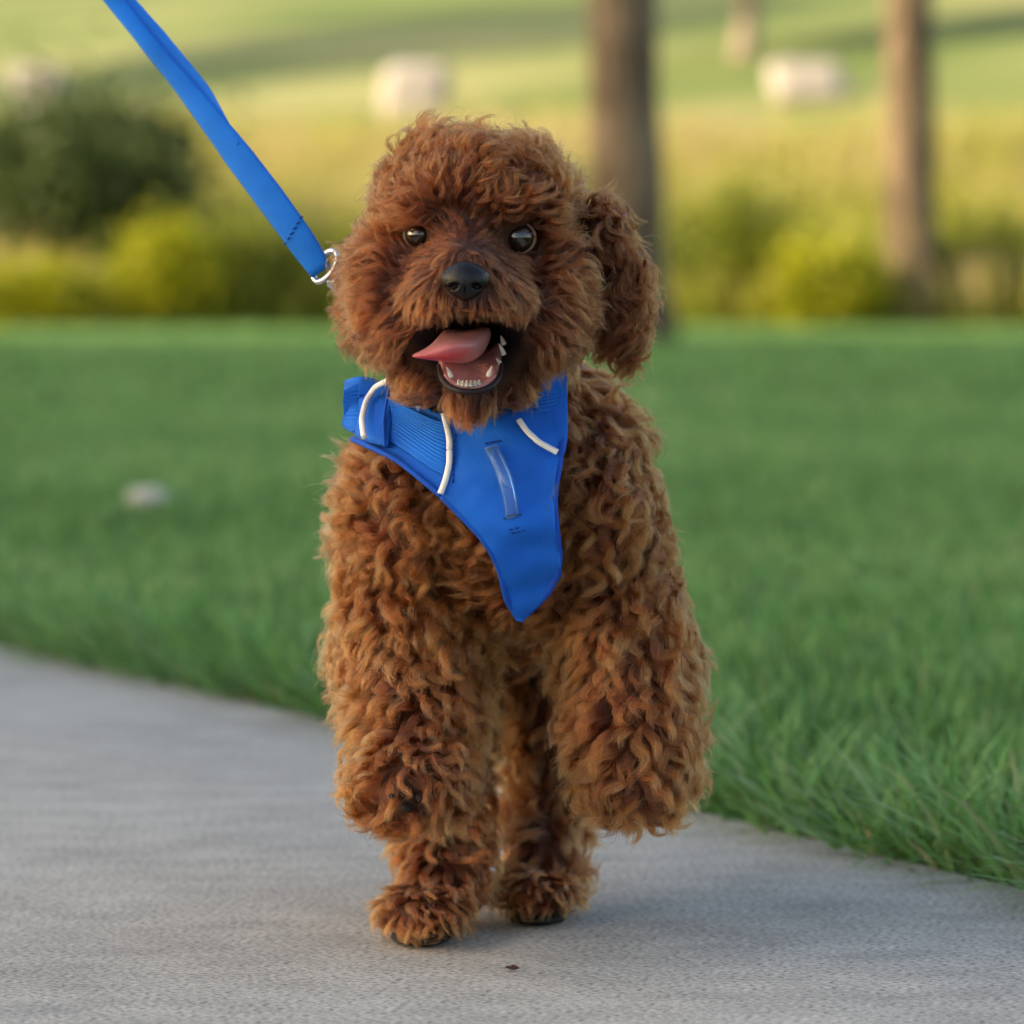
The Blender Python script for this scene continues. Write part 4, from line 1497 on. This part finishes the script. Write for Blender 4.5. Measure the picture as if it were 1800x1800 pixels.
# paw pads under the planted hind feet and on the lifted forepaw, with claws
for (u_, v_, y_, ru, rv, ry) in [(740, 1645, -.012, 54, 13, .026), (944, 1607, .060, 56, 16, .026)]:
    P, F_ = sphere(PX(u_, v_, y_), 1.0, 20, 12, (ru * pk(y_), ry, rv * pk(y_)))
    P[:, 2] = np.maximum(P[:, 2], 0.0008)
    obj("paw_pad", P, F_, M["pad"], dog)
for (u_, v_, r_) in [(690, 1398, 9), (712, 1390, 9), (738, 1400, 9), (714, 1418, 11)]:
    y_, _h = front_y([u_], [v_], 0.002)
    P, F_ = sphere(PX(u_, v_, float(y_[0])), 1.0, 16, 10, (r_ * pk(-.14), .007, r_ * 0.8 * pk(-.14)))
    obj("paw_pad", P, F_, M["pad"], dog)

# ------------------------------------------------------------------ leash
lead = empty("leash", PX(575, 470, -.02), "flat blue nylon leash rising from the dog's back to a hand out of view", "leash")
cl_ = resample(np.array([PX(564, 478, -.030), PX(535, 432, -.026), PX(470, 342, -.012), PX(400, 250, .006), PX(330, 160, .024), PX(262, 80, .040), PX(205, 8, .054), PX(150, -62, .068), PX(40, -200, .095), PX(-140, -420, .14)]), 90)
for _ in range(10):
    cl_[1:-1] = .25 * cl_[:-2] + .5 * cl_[1:-1] + .25 * cl_[2:]
tg_ = nrm(np.gradient(cl_, axis=0))
wpx = np.interp(np.linspace(0, 1, 90), [0, .04, .12, .20, .28, .36, .45, .6, 1.0], [44, 58, 62, 60, 48, 38, 34, 46, 58])
q_ = np.linspace(0, 1, 90)
tw = np.interp(q_, [0, .25, .45, .6, 1], [0.15, 0.1, 0.35, 0.5, 0.3])
nv = np.array([0, -1.0, 0])
sd_ = nrm(np.cross(tg_, nv))
sd_ = sd_ * np.cos(tw)[:, None] + np.array([0, 1.0, 0]) * np.sin(tw)[:, None]
ws = np.linspace(-1, 1, 9)
LG = cl_[:, None] + sd_[:, None] * (ws[None, :, None] * (wpx * S * 0.41)[:, None, None])
LG[..., 1] += 0.0012 * (ws ** 2)[None]
cloth("strap", LG, M["leash"], lead, 0.0022)
# second ply of the handle loop, peeling away behind the first
q2 = np.linspace(0, 1, 60)
i2 = np.interp(q2, [0, 1], [19, 60])
base2 = np.stack([np.interp(i2, np.arange(90), cl_[:, c]) for c in range(3)], 1)
sd2 = np.stack([np.interp(i2, np.arange(90), sd_[:, c]) for c in range(3)], 1)
offp = np.interp(q2, [0, .2, .45, .6, .8, 1], [8, 24, 25, 20, 10, 4]) * S
b2_ = base2 - sd2 * offp[:, None] * np.sign(sd2[30, 0] * -1) + np.array([0, 0.006, 0]) * np.sin(np.clip(q2 * 2, 0, 1) * math.pi / 2)[:, None]
LG2 = b2_[:, None] + sd2[:, None] * (ws[None, :, None] * (np.interp(q2, [0, .3, .6, 1], [16, 22, 26, 40]) * S * 0.5)[:, None, None])
cloth("handle_ply", LG2, M["leash"], lead, 0.0020)
# stitched seam near the clip
Vv = []
for f_ in np.linspace(-0.42, 0.42, 6):
    p = cl_[6] + sd_[6] * wpx[6] * S * f_ + tg_[6] * 0.004 * f_ * 2
    Vv.append(tube(np.linspace(p - sd_[6] * 0.0011 + [0, -.0016, 0], p + sd_[6] * 0.0011 + [0, -.0016, 0], 3), np.full(3, .0004), 6))
v, f = cat_mesh(Vv)
obj("stitching", v, f, M["thread"], lead)
# snap hook: ring through the strap end, swivel, bolt
hook = empty("snap_hook", (0, 0, 0), None, None)
hook.parent = lead
hook.location = (0, 0, 0)
a_ = np.linspace(0, 2 * math.pi, 41)
rc = PX(572, 468, -.028)
ax1 = nrm(np.array([[0.75, -0.45, -0.45]]))[0] ; ax0 = nrm(np.cross(np.cross(ax1, [0.6, 0.1, 0.8]), ax1)[None])[0]
ringp = np.stack([rc + ax0 * math.cos(t) * 0.0105 + np.array([0.35, 0.1, -0.25]) * math.sin(t) * 0.010 for t in a_])
ringp = np.stack([rc + nrm(np.array([[0.55, 0, 0.83]]))[0] * math.cos(t) * 0.0088 + nrm(np.array([[0.62, -0.6, -0.45]]))[0] * math.sin(t) * 0.0056 for t in a_])
Vv, Ff = tube(ringp, np.full(41, 0.0015), 10)
ring_o = obj("ring", Vv, Ff, M["steel"], hook)
p0, p1 = PX(581, 486, -.028), PX(640, 566, -.020)
q_ = np.linspace(0, 1, 12)
rad_ = np.interp(q_, [0, .08, .16, .2, .3, .8, .85, 1], [.0022, .0044, .0044, .0028, .0036, .0036, .0022, .0015])
Vv, Ff = tube(p0 + (p1 - p0) * q_[:, None], rad_, 12)
obj("bolt", Vv, Ff, M["steel"], hook)

# ------------------------------------------------------------------ small buckle of the dark collar under the chin
y_, _h = front_y([735, 735], [690, 722], 0.016, head=False)
cb = PX(735, 706, float(y_.mean()))
collar = empty("collar", PX(860, 715, -.05), "dark thin collar with metal tongue under the dog's chin", "collar")
cu = np.linspace(728, 905, 26); cv = 690 + 34 * np.sin((cu - 728) / 177 * math.pi)
G = offset_grid(np.repeat(cu[:, None], 6, 1), cv[:, None] + np.linspace(-9, 9, 6)[None], 0.002, iso=0.0165, sm=6)
cloth("band", G, M["blacknylon"], collar, 0.0018)
yb, _h = front_y([734, 736], [692, 722], 0.022, head=False)
Vv, Ff = tube(np.linspace(PX(733, 690, float(yb[0])), PX(737, 722, float(yb[1])), 6), np.array([.0016, .0019, .0018, .0018, .0018, .0014]), 10)
obj("buckle", Vv, Ff, M["steel"], collar)
